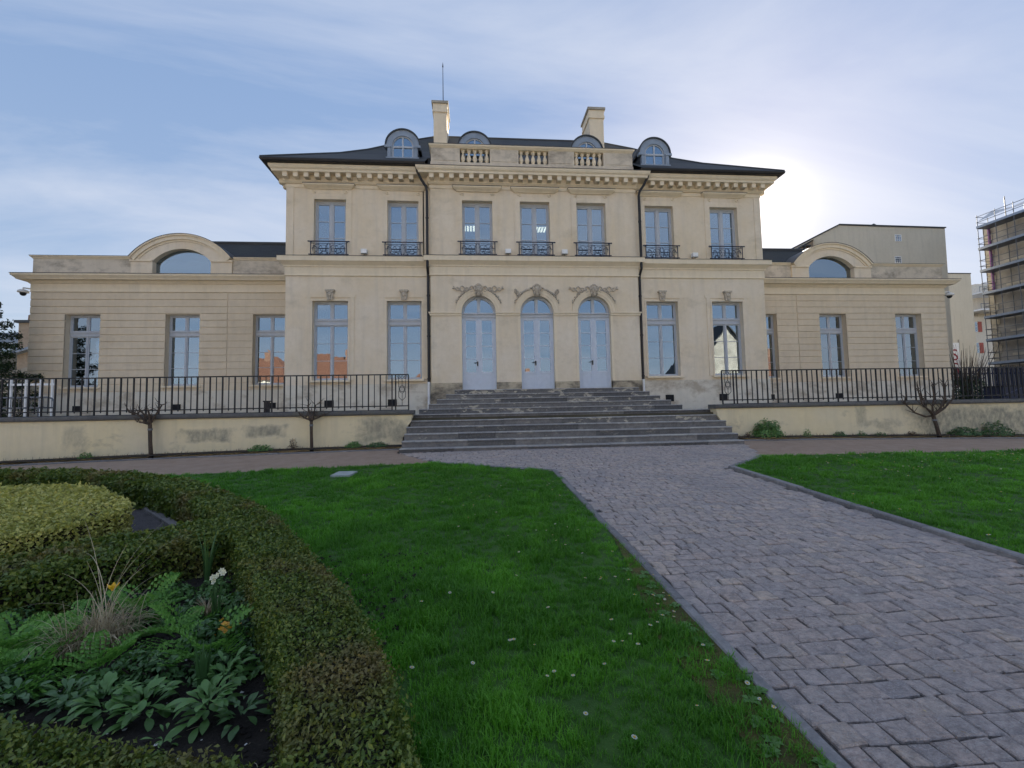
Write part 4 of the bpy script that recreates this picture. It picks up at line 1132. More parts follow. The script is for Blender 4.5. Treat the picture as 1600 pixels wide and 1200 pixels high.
    mb = MB(); mb.tube([(xi, yr - 0.03, zr), (xr, yr - 0.03, zr)], 0.07, 6); mb.tube([(xi, yr - 0.11, zr - 0.11), (xr, yr - 0.11, zr - 0.11)], 0.03, 5); put('ridge', mb.mesh('ridge', 'lead'), rf)
wing(-1); wing(1)

# ---- dark rooms behind the glass, a few ceiling lamps, a curtain
mb = MB()
for z0, z1 in ((1.7, 7.2), (7.3, 11.15)):
    mb.poly([(-9.5, 4.5, z0), (9.5, 4.5, z0), (9.5, 4.5, z1), (-9.5, 4.5, z1)])
    mb.poly([(-9.5, 0.28, z0), (9.5, 0.28, z0), (9.5, 4.5, z0), (-9.5, 4.5, z0)])
    mb.poly([(-9.5, 0.28, z1), (9.5, 0.28, z1), (9.5, 4.5, z1), (-9.5, 4.5, z1)])
for sg in (-1, 1):
    a, b = sg * 9.7, sg * 21
    mb.poly([(a, 6, 1.7), (b, 6, 1.7), (b, 6, 7.2), (a, 6, 7.2)]); mb.poly([(a, 3.2, 7.2), (b, 3.2, 7.2), (b, 6, 7.2), (a, 6, 7.2)]); mb.poly([(a, 3.2, 1.7), (b, 3.2, 1.7), (b, 6, 1.7), (a, 6, 1.7)])
    mb.poly([(sg * 13, 4.6, 7.85), (sg * 17.2, 4.6, 7.85), (sg * 17.2, 4.6, 9.2), (sg * 13, 4.6, 9.2)]); mb.poly([(sg * 13, 3.3, 7.84), (sg * 17.2, 3.3, 7.84), (sg * 17.2, 4.6, 7.84), (sg * 13, 4.6, 7.84)])
for c in (-5.27, -2.36, 2.34, 5.27): mb.poly([(c - .5, 0.9, 11.9), (c + .5, 0.9, 11.9), (c + .5, 0.9, 13), (c - .5, 0.9, 13)])
put('interior', mb.mesh('interior', 'room'), house)
lm, t, b, o = new_mat('lamp_glow'); b.inputs['Base Color'].default_value = (0.9, 0.85, 0.75, 1); b.inputs['Emission Color'].default_value = (1.0, 0.86, 0.62, 1); b.inputs['Emission Strength'].default_value = 1.3
t.links.new(noise(t, pos(t), 3, 2), b.inputs['Roughness']); MAT['lampglow'] = lm
for x, n in ((-2.65, 4), (0.74, 4), (2.42, 2)):
    mb = MB(); nn = MB()
    for k in range(n): mb.box(x - 0.24 + 0.14 * k, x - 0.16 + 0.14 * k, 2.9, 3.5, 10.31, 10.33)
    nn.box(x - 0.3, x + 0.4, 2.85, 3.55, 10.33, 10.38)
    lt = thing('ceiling_lamp', {-2.65: 'lit strip lamp inside behind the left window over the arched doors', 0.74: 'lit strip lamp inside behind the middle window over the arched doors', 2.42: 'lit strip lamp half hidden behind the right window over the arched doors'}[x], 'lamp', (x, 3.2, 10.38), 'ceiling lamps inside the upper rooms')
    put('lamp_body', nn.mesh('lamp_body', 'steel'), lt); put('tube', mb.mesh('tube', 'lampglow'), lt)
mb = MB()
for k in range(8):
    a = 8.20 + 0.055 * k
    mb.poly([(a, 0.42 + 0.03 * (k % 2), 7.9), (a + 0.055, 0.42 + 0.03 * ((k + 1) % 2), 7.9), (a + 0.055 - .01, 0.42 + 0.03 * ((k + 1) % 2), 9.95), (a - 0.01, 0.42 + 0.03 * (k % 2), 9.95)])
put('curtain', mb.mesh('curtain', 'cloth'), house)

# ---- floodlights on the string course
mb = MB(); mb.box(-0.11, 0.11, -0.10, 0.08, 0.10, 0.27); fb = mb.mesh('lamp_housing', 'white_paint')
mb = MB(); mb.tube([(0, 0, 0), (0, 0, 0.1)], 0.02, 6); mb.box(-0.07, 0.07, -0.05, 0.05, -0.005, 0.015); fs = mb.mesh('bracket', 'oldwall')
FL = [(-6.69, 'white floodlight on the ledge between the two upper left windows'), (-1.11, 'white floodlight on the ledge between the left and middle upper bay windows'), (1.14, 'white floodlight on the ledge between the middle and right upper bay windows'), (6.62, 'white floodlight on the ledge between the two upper right windows')]
for x, lb in FL:
    yy = -0.12 if abs(x) > BAY else YB - 0.12
    f = thing('floodlight', lb, 'floodlight', (x, yy, 7.76), 'floodlights along the ledge')
    put('lamp_housing', fb, f, loc=(x, yy, 7.76)); put('bracket', fs, f, loc=(x, yy, 7.765))
# ---- dome cameras at the outer corners of the wings
for sg, lb in ((-1, 'white dome security camera on the far left corner of the house'), (1, 'white dome security camera on the far right corner of the house')):
    xx = sg * 21.52; c = thing('security_camera', lb, 'security camera', (sg * 21.1, YW + 0.1, 7.2), 'security cameras on the corners')
    mb = MB(); mb.tube([(sg * 21.05, YW + .1, 7.22), (xx, YW + .1, 7.30), (xx, YW + .1, 7.24)], 0.03, 6); put('bracket', mb.mesh('bracket', 'white_paint'), c)
    mb = MB(); mb.lathe([(0.05, 0.14), (0.17, 0.08), (0.19, 0.0), (0.12, -0.02)][::-1], 14, (xx, YW + .1, 7.1)); put('camera_hood', mb.mesh('camera_hood', 'white_paint'), c)
    mb = MB(); mb.ball((xx, YW + .1, 7.06), 0.11, 12, 8); put('dome', mb.mesh('dome', 'iron', True), c)

# ------------------------------------------------------------------ steps, retaining walls, railings
stairs = thing('entrance_staircase', 'weathered grey stone staircase rising in two flights to the arched doors', 'staircase', (0.1, -6.05, 0.5))
def step_row(x0, x1, y0, y1, z0, z1, mats, smin, smax):
    x = x0
    while x < x1 - 0.02:
        w = random.uniform(smin, smax)
        if x1 - (x + w) < smin * 0.6: w = x1 - x
        j = random.uniform(-.010, .010); jz = random.uniform(-.006, .004)
        mb = MB(); a, b = x + 0.003, x + w - 0.003; zt = z1 + jz; n = 0.024
        prof = [(-0.022, zt), (0.006, zt - n), (0.006, zt - 0.045), (-0.012, zt - 0.055), (-0.012, z0 - 0.04)]
        mb.v = []; 
        k = len(prof)
        for xx in (a, b):
            mb.v += [(xx, y1, zt)] + [(xx, y0 + j - o, z) for o, z in prof] + [(xx, y1, z0 - 0.04)]
        L = k + 2
        for q in range(L):
            mb.f.append((q, (q + 1) % L, L + (q + 1) % L, L + q))
        mb.f.append(tuple(range(L))); mb.f.append(tuple(range(2 * L - 1, L - 1, -1)))
        me = mb.mesh('step_stone', [random.choice(mats), 'step_worn_lit'])
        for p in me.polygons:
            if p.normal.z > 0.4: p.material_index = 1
        put('step_stone', me, stairs)
        x += w
SX0, SX1 = -4.42, 4.66
for k in range(6):
    y0 = -6.05 + 0.33 * k
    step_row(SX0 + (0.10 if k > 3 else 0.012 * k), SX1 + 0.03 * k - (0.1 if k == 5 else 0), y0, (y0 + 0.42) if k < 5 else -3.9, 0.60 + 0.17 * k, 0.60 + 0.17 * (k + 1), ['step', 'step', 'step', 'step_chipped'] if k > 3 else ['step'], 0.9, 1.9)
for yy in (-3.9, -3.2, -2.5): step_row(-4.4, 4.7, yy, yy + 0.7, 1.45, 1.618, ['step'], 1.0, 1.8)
zst = [1.62 + 0.1728 * (k + 1) for k in range(5)]
UW = [(-4.36, 4.72), (-4.08, 4.48), (-3.82, 4.22), (-3.53, 3.96), (-3.24, 3.68)]
for k in range(5):
    y0 = -2.42 + 0.33 * k
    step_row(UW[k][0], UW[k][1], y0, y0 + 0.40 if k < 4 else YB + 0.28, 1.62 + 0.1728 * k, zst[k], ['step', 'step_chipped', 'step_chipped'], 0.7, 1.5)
    if k < 4:
        for xx, s in ((UW[k][0], 1), (UW[k][1], -1)):
            a, b = sorted((xx, xx + s * 0.42))
            y = y0 + 0.40
            while y < -0.3:
                mb = MB(); ye = min(y + random.uniform(.6, 1.0), -0.235); mb.box(a, b, y + .003, ye - .003, 1.6, zst[k] - random.uniform(0, .008)); put('step_stone', mb.mesh('step_stone', random.choice(['step', 'step_chipped'])), stairs); y = ye

def retaining(sg, label):
    xa = 4.28 if sg < 0 else 4.62
    x0, x1 = sorted((sg * xa, sg * 26))
    t = thing('retaining_wall', label, 'wall', ((x0 + x1) / 2, -4.7, 0.5), 'retaining walls under the railings')
    mb = MB(); n = 26
    # broken, curved end next to the steps
    xs = [sg * xa + (sg * 0.0), sg * 26]
    cheek = [(sg * (xa - 0.02), 1.62), (sg * (xa + 0.02), 1.42), (sg * (xa + 0.11), 1.30), (sg * (xa + 0.10), 1.14), (sg * (xa + 0.24), 0.98), (sg * (xa + 0.30), 0.3)]
    poly = cheek + [(sg * 26, 0.0), (sg * 26, 1.62)]
    if sg > 0: poly = poly  # ccw seen from -Y handled by recalculated normals
    mb.prism_y(poly, -4.80, -4.46)
    put('wall_body', mb.mesh('wall_body', 'ochre'), t)
    x = sg * (xa - 0.07)
    while abs(x) < 26:
        L = random.uniform(1.3, 1.9); xe = x + sg * L; a, b = sorted((x, xe)); mb = MB()
        mb.sweep([(a + 0.003, -4.80), (b - 0.003, -4.80)], [(-0.36, 1.745), (0.055, 1.745), (0.07, 1.73), (0.07, 1.66), (0.05, 1.625), (-0.36, 1.62)])
        put('coping_stone', mb.mesh('coping_stone', 'coping'), t); x = xe
    return t
retaining(-1, 'long ochre rendered retaining wall left of the steps with dark coping')
retaining(1, 'long ochre rendered retaining wall right of the steps with dark coping')

mb = MB(); mb.box(-0.016, 0.016, -0.016, 0.016, 0, 1.01); longbar = mb.mesh('bar', 'iron')
mb = MB(); mb.box(-0.010, 0.010, -0.010, 0.010, 0, 0.875); mb.lathe([(0.004, -0.05), (0.02, -0.015), (0.012, 0.0)], 6); shortbar = mb.mesh('bar', 'iron')
def railing(sg, xs, xe, label):
    y = -4.62
    t = thing('iron_railing', label, 'railing', (sg * (xs + xe) / 2, y, 1.745), 'iron railings on the retaining walls')
    a, b = sorted((sg * xs, sg * xe))
    mb = MB(); mb.box(a, b, y - 0.03, y + 0.03, 2.745, 2.775); put('top_rail', mb.mesh('top_rail', 'iron'), t)
    mb = MB(); mb.box(a, b, y - 0.016, y + 0.016, 1.855, 1.885); put('lower_rail', mb.mesh('lower_rail', 'iron'), t)
    mb = MB(); mb.box(a, b, y - 0.02, y + 0.02, 1.746, 1.765); put('bottom_rail', mb.mesh('bottom_rail', 'iron'), t)
    x = xs; k = 0
    put('bar', longbar, t, loc=(sg * x, y, 1.745)); put('bar', longbar, t, loc=(sg * (x + 0.36), y, 1.745))
    x += 0.36 + 0.10
    while x < xe:
        if k % 2 == 0: put('bar', longbar, t, loc=(sg * x, y, 1.745))
        else: put('bar', shortbar, t, loc=(sg * x, y, 1.865))
        x += 0.163; k += 1
    # ornamental end panel
    mb = MB(); c = sg * (xs + 0.18); zc = 2.34
    mb.tube([(c + 0.07 * math.cos(a), y, zc + 0.07 * math.sin(a)) for a in [2 * math.pi * i / 16 for i in range(17)]], 0.010, 5, False)
    mb.tube([(c + 0.10 * math.cos(a), y, zc + 0.115 * math.sin(a)) for a in [math.pi / 2 + 2 * math.pi * i / 6 for i in range(7)]], 0.009, 5, False)
    for s in (-1, 1):
        mb.tube([(c + s * 0.10, y, 2.68), (c + s * 0.095, y, zc + 0.06)], 0.008, 5); mb.tube([(c + s * 0.095, y, zc - 0.06), (c + s * 0.095, y, 2.12), (c, y, 2.02), (c, y, 1.88)], 0.009, 5)
        mb.tube([(c, y, zc - 0.115), (c, y, 2.02)], 0.008, 5)
        mb.tube([(c + s * (0.09 + 0.055 * (1 - k / 15) * math.cos(k * 0.7 + 0.5)), y, 2.68 + 0.055 * (1 - k / 15) * math.sin(k * 0.7 + 0.5)) for k in range(14)], 0.009, 5)
        mb.tube([(c, y, 2.74), (c + s * 0.03, y, 2.68), (c, y, 2.62), (c, y, zc + 0.115)], 0.008, 5)
    put('end_panel', mb.mesh('end_panel', 'iron'), t)
railing(-1, 4.38, 20.5, 'black iron railing on the left retaining wall with a ringed end panel')
railing(1, 4.93, 24.0, 'black iron railing on the right retaining wall with a ringed end panel')
# ------------------------------------------------------------------ hedges
def leaf_mesh(name, P, N, size, mat, elong=1.5, jit=0.8, fold=0.25):
    """one mesh of many small folded leaves at points P (n,3), facing roughly N"""
    n = len(P)
    d = N + rng.normal(0, jit, (n, 3)); d /= np.linalg.norm(d, axis=1)[:, None] + 1e-9
    a = np.cross(d, rng.normal(0, 1, (n, 3))); a /= np.linalg.norm(a, axis=1)[:, None] + 1e-9
    b = np.cross(d, a)
    s = (size * rng.uniform(0.65, 1.3, n))[:, None]
    L = s * elong
    v = np.empty((n, 6, 3))
    v[:, 0] = P - a * L * .5
    v[:, 1] = P - a * L * .05 + b * s * .5 + d * s * fold
    v[:, 2] = P - a * L * .05
    v[:, 3] = P - a * L * .05 - b * s * .5 + d * s * fold
    v[:, 4] = P + a * L * .32 + b * s * .3 + d * s * fold * .6
    v[:, 5] = P + a * L * .5
    verts = v.reshape(-1, 3)
    base = (np.arange(n) * 6)[:, None]
    tri = np.array([[0, 2, 1], [0, 3, 2], [1, 2, 5], [2, 3, 5]])
    faces = (base[:, None, :] + tri[None]).reshape(-1, 3)
    me = bpy.data.meshes.new(name)
    me.vertices.add(len(verts)); me.vertices.foreach_set('co', verts.ravel())
    nl = len(faces) * 3
    me.loops.add(nl); me.loops.foreach_set('vertex_index', faces.ravel().astype(np.int32))
    me.polygons.add(len(faces)); me.polygons.foreach_set('loop_start', np.arange(0, nl, 3, dtype=np.int32)); me.polygons.foreach_set('loop_total', np.full(len(faces), 3, dtype=np.int32))
    me.update(); me.validate(); me.materials.append(MAT[mat])
    return me

def wob(x, y, z, s=1.0):
    return 0.5 * math.sin(x * 5.1 * s + 1.3) * math.cos(y * 4.3 * s) + 0.3 * math.sin(x * 11.7 * s + y * 9.1 * s + z * 8) + 0.2 * math.sin(x * 23 * s - y * 19 * s)

def hedge(label, inner, outer, h, dens, leaf, lm='boxleaf', cm='boxcore', group='clipped box hedges round the flower bed', name='box_hedge', cat='hedge'):
    """hedge between two polylines of equal length; top, both sides and the ends carry leaves, a twiggy core fills it"""
    c0 = ((inner[0][0] + outer[0][0]) / 2, (inner[0][1] + outer[0][1]) / 2)
    t = thing(name, label, cat, (c0[0], c0[1], G(*c0)), group)
    n = len(inner)
    core = MB(); ins = 0.045
    for k in range(n):
        (ax, ay), (bx, by) = inner[k], outer[k]
        L = math.hypot(bx - ax, by - ay); ux, uy = (bx - ax) / L, (by - ay) / L
        a = (ax + ux * ins, ay + uy * ins); b = (bx - ux * ins, by - uy * ins)
        for (px, py) in (a, b):
            core.v.append((px, py, G(px, py) - 0.02)); core.v.append((px, py, G(px, py) + h - ins))
        # verts: a0,a1,b0,b1
    for k in range(n - 1):
        i = 4 * k; j = i + 4
        core.f += [(i, i+1, j+1, j), (i+1, i+3, j+3, j+1), (i+3, i+2, j+2, j+3)]
    core.f += [(0, 2, 3, 1), (4*n-4, 4*n-3, 4*n-1, 4*n-2)]
    put('twigs', core.mesh('twigs', cm), t)
    P = []; Nn = []
    def add(p, nrm, cnt_dist):
        P.append(p); Nn.append(nrm)
    def quad(p00, p10, p11, p01, nrm):
        v1 = np.array(p10) - np.array(p00); v2 = np.array(p01) - np.array(p00)
        area = np.linalg.norm(np.cross(v1, v2))
        ctr = (np.array(p00) + np.array(p11)) / 2
        dist = math.hypot(ctr[0] - CX, ctr[1] - CY)
        num = int(area * dens * min(1.0, (3.2 / max(dist, 1.2))) ) + 4
        u = rng.uniform(0, 1, num); w = rng.uniform(0, 1, num)
        pts = (np.outer((1-u)*(1-w), p00) + np.outer(u*(1-w), p10) + np.outer(u*w, p11) + np.outer((1-u)*w, p01))
        nv = np.array(nrm)
        dep = np.where(rng.random(num) < 0.06, rng.uniform(0.0, 0.045, num), rng.uniform(-0.07, 0.012, num))
        bmp = np.array([wob(a, b, c) + 0.7 * math.sin(a * 31 + c * 17) * math.sin(b * 37 - c * 11) for a, b, c in pts]) * (0.024 if lm == 'boxleaf' else 0.004)
        pts = pts + nv[None] * (dep + bmp)[:, None]
        P.append(pts); Nn.append(np.repeat(nv[None], num, 0))
    for k in range(n - 1):
        a0, a1, b0, b1 = inner[k], inner[k+1], outer[k], outer[k+1]
        z = lambda p, q: (p[0], p[1], G(*p) + q)
        quad(z(a0, h), z(b0, h), z(b1, h), z(a1, h), (0, 0, 1))
        for p, q, s in ((a0, a1, 1), (b0, b1, -1)):
            d = Vector((q[0] - p[0], q[1] - p[1])); 
            if d.length < 1e-4: continue
            d.normalize()
            o = Vector((p[0] - (b0 if s > 0 else a0)[0], p[1] - (b0 if s > 0 else a0)[1])); nn = Vector((d.y, -d.x))
            if nn.dot(o) < 0: nn = -nn
            quad(z(p, 0.02), z(q, 0.02), z(q, h), z(p, h), (nn.x, nn.y, 0.15))
    for p, q, r in ((inner[0], outer[0], inner[1]), (inner[-1], outer[-1], inner[-2])):
        d = Vector((p[0] - r[0], p[1] - r[1])).normalized()
        quad((p[0], p[1], G(*p)), (q[0], q[1], G(*q)), (q[0], q[1], G(*q) + h), (p[0], p[1], G(*p) + h), (d.x, d.y, 0.1))
    P = np.concatenate(P); Nn = np.concatenate(Nn)
    dist = np.hypot(P[:, 0] - CX, P[:, 1] - CY)
    size = leaf * np.clip(dist / 3.2, 1.0, 2.6)
    me = leaf_mesh('foliage', P, Nn, size, lm, 1.9, 1.1)
    put('foliage', me, t)
    return t

def resample(pts, n):
    P = [Vector(p) for p in pts]; L = [0]
    for a, b in zip(P[:-1], P[1:]): L.append(L[-1] + (b - a).length)
    out = []
    for k in range(n):
        s = L[-1] * k / (n - 1); i = max(j for j in range(len(L)) if L[j] <= s + 1e-9); i = min(i, len(P) - 2)
        f = (s - L[i]) / max(1e-9, L[i+1] - L[i]); q = P[i].lerp(P[i+1], f); out.append((q.x, q.y))
    return out
HH = 0.36
out_pts = resample(HEDGE_OUT[:], 60)
inn_pts = []
for i, p in enumerate(out_pts):
    a = Vector(out_pts[max(0, i-1)]); b = Vector(out_pts[min(len(out_pts)-1, i+1)]); d = (b - a).normalized()
    nl = Vector((d.y, -d.x))
    if nl.dot(Vector((-6, -13)) - Vector(p)) < 0: nl = -nl
    q = Vector(p) + nl * 0.43; inn_pts.append((q.x, q.y))
hedge('long curving box hedge with brown patches between flower bed and lawn', inn_pts, out_pts, HH, 15500, 0.0125)
hedge('straight box hedge behind the flower bed, in front of the golden shrub', resample([(-4.62, -13.05), (-5.37, -13.62), (-6.3, -14.75)], 14), resample([(-5.1, -12.62), (-5.82, -13.1), (-6.85, -14.35)], 14), HH, 11000, 0.0135)
hedge('box hedge along the near edge of the flower bed, cut off by the frame', resample([(-3.2, -15.84), (-3.75, -15.67), (-4.4, -15.49), (-5.6, -15.04)], 14), resample([(-3.3, -16.4), (-3.9, -16.2), (-4.6, -16.0), (-5.8, -15.55)], 14), HH - 0.02, 15500, 0.0125)
# golden clipped shrub: a broad low block
g_in = resample([(-6.1, -12.62), (-6.3, -13.15), (-7.2, -14.3), (-8.6, -15.4)], 10)
g_out = resample([(-6.28, -12.22), (-7.6, -11.05), (-9.4, -11.0), (-12.0, -12.2)], 10)
hedge('broad flat topped golden shrub clipped into a low block', g_in, g_out, 0.45, 13000, 0.0115, 'goldleaf', 'goldcore', None, 'golden_shrub', 'shrub')

# ------------------------------------------------------------------ plants
def leaf_strip(L, W, curl, name, mat, seg=5, fold=0.35, shape=0.45):
    mb = MB()
    for k in range(seg + 1):
        s = k / seg; w = W * (math.sin(math.pi * min(1, s ** shape * 0.98 + 0.02)) * 0.5 + 0.02)
        x = L * (math.sin(curl * s) / curl if curl > 1e-3 else s); z = -L * ((1 - math.cos(curl * s)) / curl if curl > 1e-3 else 0)
        mb.v += [(x, -w, z + w * fold), (x, 0, z), (x, w, z + w * fold)]
    for k in range(seg):
        i = 3 * k; mb.f += [(i, i+1, i+4, i+3), (i+1, i+2, i+5, i+4)]
    me = bpy.data.meshes.new(name); me.from_pydata(mb.v, [], mb.f); me.update(); me.materials.append(MAT[mat])
    me.polygons.foreach_set('use_smooth', [True] * len(me.polygons)); return me
ROS = {m: [leaf_strip(L, W, c, 'leaf', m, 6, 0.2, 1.5) for L, W, c in ((0.095, 0.036, 1.0), (0.08, 0.032, 1.3), (0.105, 0.034, 0.7))] for m in ('leaf_mid', 'leaf_dark', 'leaf_purple', 'leaf_fern')}
def rosette(x, y, label, mat, n=22, scale=1.0, group=None, name='leafy_plant', h0=0.0):
    t = thing(name, label, 'plant', (x, y, G(x, y) + 0.03), group)
    for k in range(n):
        ring = k / n; yaw = k * 2.399 + random.uniform(-.2, .2); pit = R(70 - 62 * (1 - ring) ** 0.9 + random.uniform(-8, 8))
        s = scale * random.uniform(0.75, 1.15) * (0.7 + 0.5 * (1 - ring))
        off = random.uniform(0.01, 0.085) * scale; put('leaf', random.choice(ROS[mat]), t, loc=(x + off * math.cos(yaw), y + off * math.sin(yaw), G(x, y) + 0.035 + h0 + (0.10 * random.random() + 0.03 * ring) * scale), rot=(random.uniform(-.3, .3), -pit, yaw), scl=s)
    return t
ROSE = [(-4.4, -15.0, 'big'), (-4.18, -15.04, 'big'), (-3.86, -15.08, 'big'), (-3.91, -14.83, 'pale'), (-4.88, -14.91, 'dark'), (-4.6, -14.96, 'dark'), (-3.95, -15.25, 'tiny'), (-3.68, -15.13, 'low')]
RLAB = ['broad leaved green rosette, first of the row near the front hedge', 'broad leaved green rosette, second of the row near the front hedge', 'largest green rosette at the foot of the thick bulb leaves', 'pale green rosette just behind the thick bulb leaves', 'dark leafy clump at the left end of the front row', 'dark narrow leafy plant between left clump and first rosette', 'tiny starry seedling on bare soil by the front hedge', 'low dark sprawling plant beside the right hedge']
for (x, y, k), lb in zip(ROSE, RLAB):
    mat = {'big': 'leaf_mid', 'pale': 'leaf_mid', 'dark': 'leaf_dark', 'tiny': 'leaf_mid', 'low': 'leaf_dark'}[k]
    rosette(x, y, lb, mat, {'big': 64, 'pale': 50, 'dark': 46, 'tiny': 10, 'low': 26}[k], {'big': 1.0, 'pale': 0.95, 'dark': 0.9, 'tiny': 0.55, 'low': 0.8}[k], 'leafy plants in the flower bed')

def frond_mesh(seed, mat):
    rg = random.Random(seed); mb = MB(); L = 0.26
    pts = [(L * math.sin(0.9 * s) / 0.9, 0, -L * (1 - math.cos(0.9 * s)) / 0.9) for s in [k / 8 for k in range(9)]]
    mb.tube(pts, 0.003, 3, False)
    for k in range(2, 9):
        p = pts[k]; l = 0.09 * math.sin(math.pi * (0.15 + 0.8 * k / 9))
        for s in (-1, 1):
            for q in range(3):
                f = (q + .4) / 2.6; bx, by, bz = p[0] + l * f * 0.5, s * l * f, p[2] + l * f * 0.15
                for e in (-1, 1):
                    ll = 0.036 * (1.2 - 0.5 * f); ww = 0.011
                    dx, dy = 0.8 * ll, e * ll * 0.8
                    mb.poly([(bx, by, bz), (bx + dx * .5 - ww, by + dy * .5 + ww, bz + .004), (bx + dx, by + dy, bz + rg.uniform(-.01, .006)), (bx + dx * .5 + ww, by + dy * .5 - ww, bz + .004)])
    me = bpy.data.meshes.new('frond'); me.from_pydata(mb.v, [], mb.f); me.update(); me.materials.append(MAT[mat]); return me
FR_B = [frond_mesh(s, 'leaf_fern') for s in range(3)]; FR_D = [frond_mesh(s + 5, 'leaf_dark') for s in range(2)]
def ferny(x, y, label, n, scale, fr=FR_B):
    t = thing('feathery_plant', label, 'plant', (x, y, G(x, y) + 0.03), 'feathery plants in the flower bed')
    for k in range(n):
        yaw = k * 2.399 + random.uniform(-.3, .3); ring = k / n; pit = R(72 - 55 * (1 - ring) + random.uniform(-10, 10)); s = scale * random.uniform(0.6, 1.05)
        put('frond', random.choice(fr), t, loc=(x + .05 * math.cos(yaw) * scale, y + .05 * math.sin(yaw) * scale, G(x, y) + 0.03 + 0.03 * ring), rot=(random.uniform(-.4, .4), -pit, yaw), scl=s)
FE = [(-5.18, -14.55, 18, 1.05, 'large bright green feathery plant at the left edge of the bed'), (-4.70, -14.64, 15, 1.0, 'bright green feathery plant in front of the dry grass'), (-4.15, -14.55, 13, 1.0, 'upright bright green feathery plant above the thick bulb leaves'), (-4.91, -13.98, 12, 1.0, 'bright green feathery plant behind the dry grass'), (-4.45, -14.3, 12, 0.95, 'feathery green plant right of the dry grass'), (-5.30, -14.05, 9, 0.85, 'small feathery plant left of the dry grass'), (-5.42, -14.36, 12, 0.95, 'feathery plant against the left end of the back hedge'), (-5.05, -14.75, 10, 0.9, 'low feathery plant in front of the large one')]
for x, y, n, s, lb in FE: ferny(x, y, lb, n, s)
DK = [(-4.9, -13.66, 'dark leafy plant at the foot of the back hedge, middle'), (-5.23, -13.86, 'dark leafy plant at the foot of the back hedge, left of middle'), (-5.62, -14.12, 'dark leafy plant at the far left of the back hedge'), (-4.36, -13.94, 'dark leafy plant beneath the cream daffodils'), (-4.01, -14.39, 'dark leafy plant beside the orange wallflower'), (-4.29, -14.79, 'low dark shrubby plant in the middle of the bed'), (-4.62, -13.62, 'dark leafy plant right of middle under the back hedge'), (-4.55, -14.0, 'dark leafy plant between dry grass and daffodils')]
def leafy_bush(x, y, z, rx, rz, n, size, mat, name, label, cat, group=None, stems=5, elong=1.8):
    t = thing(name, label, cat, (x, y, z), group)
    mb = MB()
    for k in range(stems):
        a = 2 * math.pi * k / stems + random.uniform(0, .8); mb.tube([(x, y, z - 0.02), (x + rx * .3 * math.cos(a), y + rx * .3 * math.sin(a), z + rz * .6), (x + rx * .6 * math.cos(a), y + rx * .6 * math.sin(a), z + rz * 1.1)], [0.008, 0.006, 0.003], 5)
    put('stem', mb.mesh('stem', 'bark'), t)
    u = rng.normal(0, 1, (n, 3)); u /= np.linalg.norm(u, axis=1)[:, None]; u[:, 2] = np.abs(u[:, 2]) * 1.0
    r = rng.uniform(0.45, 1.0, n) ** 0.6
    lump = 1 + 0.18 * np.sin(u[:, 0] * 7 + x * 9) * np.cos(u[:, 1] * 6 + y) + 0.12 * np.sin(u[:, 2] * 9)
    P = np.array([x, y, z]) + u * (r * lump)[:, None] * np.array([rx, rx, rz * 1.6])[None]
    P[:, 2] = np.maximum(P[:, 2], z + 0.01)
    Nn = u + np.array([0, 0, 0.5])
    put('foliage', leaf_mesh('foliage', P, Nn, np.full(n, size), mat, elong, 0.5), t)
    return t
DK += [(-4.45, -14.72, 'mid green undergrowth left of the low shrubby plant in the bed'), (-4.62, -14.82, 'mid green undergrowth above the narrow dark plant in the front row'), (-4.05, -14.72, 'green undergrowth between shrubby plant and bulb leaves'), (-4.25, -14.45, 'green undergrowth right of the dry grass clump'), (-3.85, -14.68, 'sparse green undergrowth right of the upright feathery plant'), (-5.02, -14.72, 'green undergrowth below the large feathery plant'), (-4.18, -14.02, 'green undergrowth right of the daffodils'), (-4.78, -14.18, 'green undergrowth right behind the dry grass clump')]
for q, (x, y, lb) in enumerate(DK): leafy_bush(x, y, G(x, y) + 0.03, 0.13, 0.06 + 0.02 * (q % 3), 300, 0.020 + 0.006 * (q % 2), 'leaf_dark' if q % 3 else 'leaf_mid', 'low_plant', lb, 'plant', 'dark low plants in the flower bed')
leafy_bush(-4.03, -14.16, G(-4.03, -14.16) + .03, 0.13, 0.06, 260, 0.03, 'leaf_purple', 'purple_plant', 'purple grey low plant beside the curving hedge', 'plant', None, 4, 1.3)
leafy_bush(-3.80, -14.62, G(-3.8, -14.6) + .03, 0.08, 0.04, 70, 0.026, 'leaf_purple', 'purple_plant', 'small pale purple plant close under the curving hedge', 'plant', None, 3, 1.3)
# ornamental dry grass: arching straw coloured blades
def blade(mb, p0, az, L, lean, w, n=7):
    pts = []
    for k in range(n + 1):
        s = k / n; a = lean * s ** 1.3
        pts.append(s)
    x, y, z = p0; prev = (x, y, z); c, sn = math.cos(az), math.sin(az); P = [prev]
    for k in range(n):
        a = lean * ((k + .5) / n) ** 1.2; d = L / n
        x += math.sin(a) * c * d; y += math.sin(a) * sn * d; z += math.cos(a) * d; P.append((x, y, z))
    i = len(mb.v)
    for k, (px, py, pz) in enumerate(P):
        ww = w * (1 - (k / n) ** 2) + 0.0006; mb.v += [(px - sn * ww, py + c * ww, pz), (px + sn * ww, py - c * ww, pz)]
    for k in range(n): mb.f.append((i + 2*k, i + 2*k + 1, i + 2*k + 3, i + 2*k + 2))
def raw_mesh(mb, name, mats):
    me = bpy.data.meshes.new(name); me.from_pydata(mb.v, [], mb.f); me.update()
    for q in (mats if isinstance(mats, list) else [mats]): me.materials.append(MAT[q])
    return me
gx, gy = -4.92, -14.37
t = thing('ornamental_grass', 'clump of dry straw coloured grass with long arching stalks', 'grass clump', (gx, gy, G(gx, gy) + .03))
mb = MB()
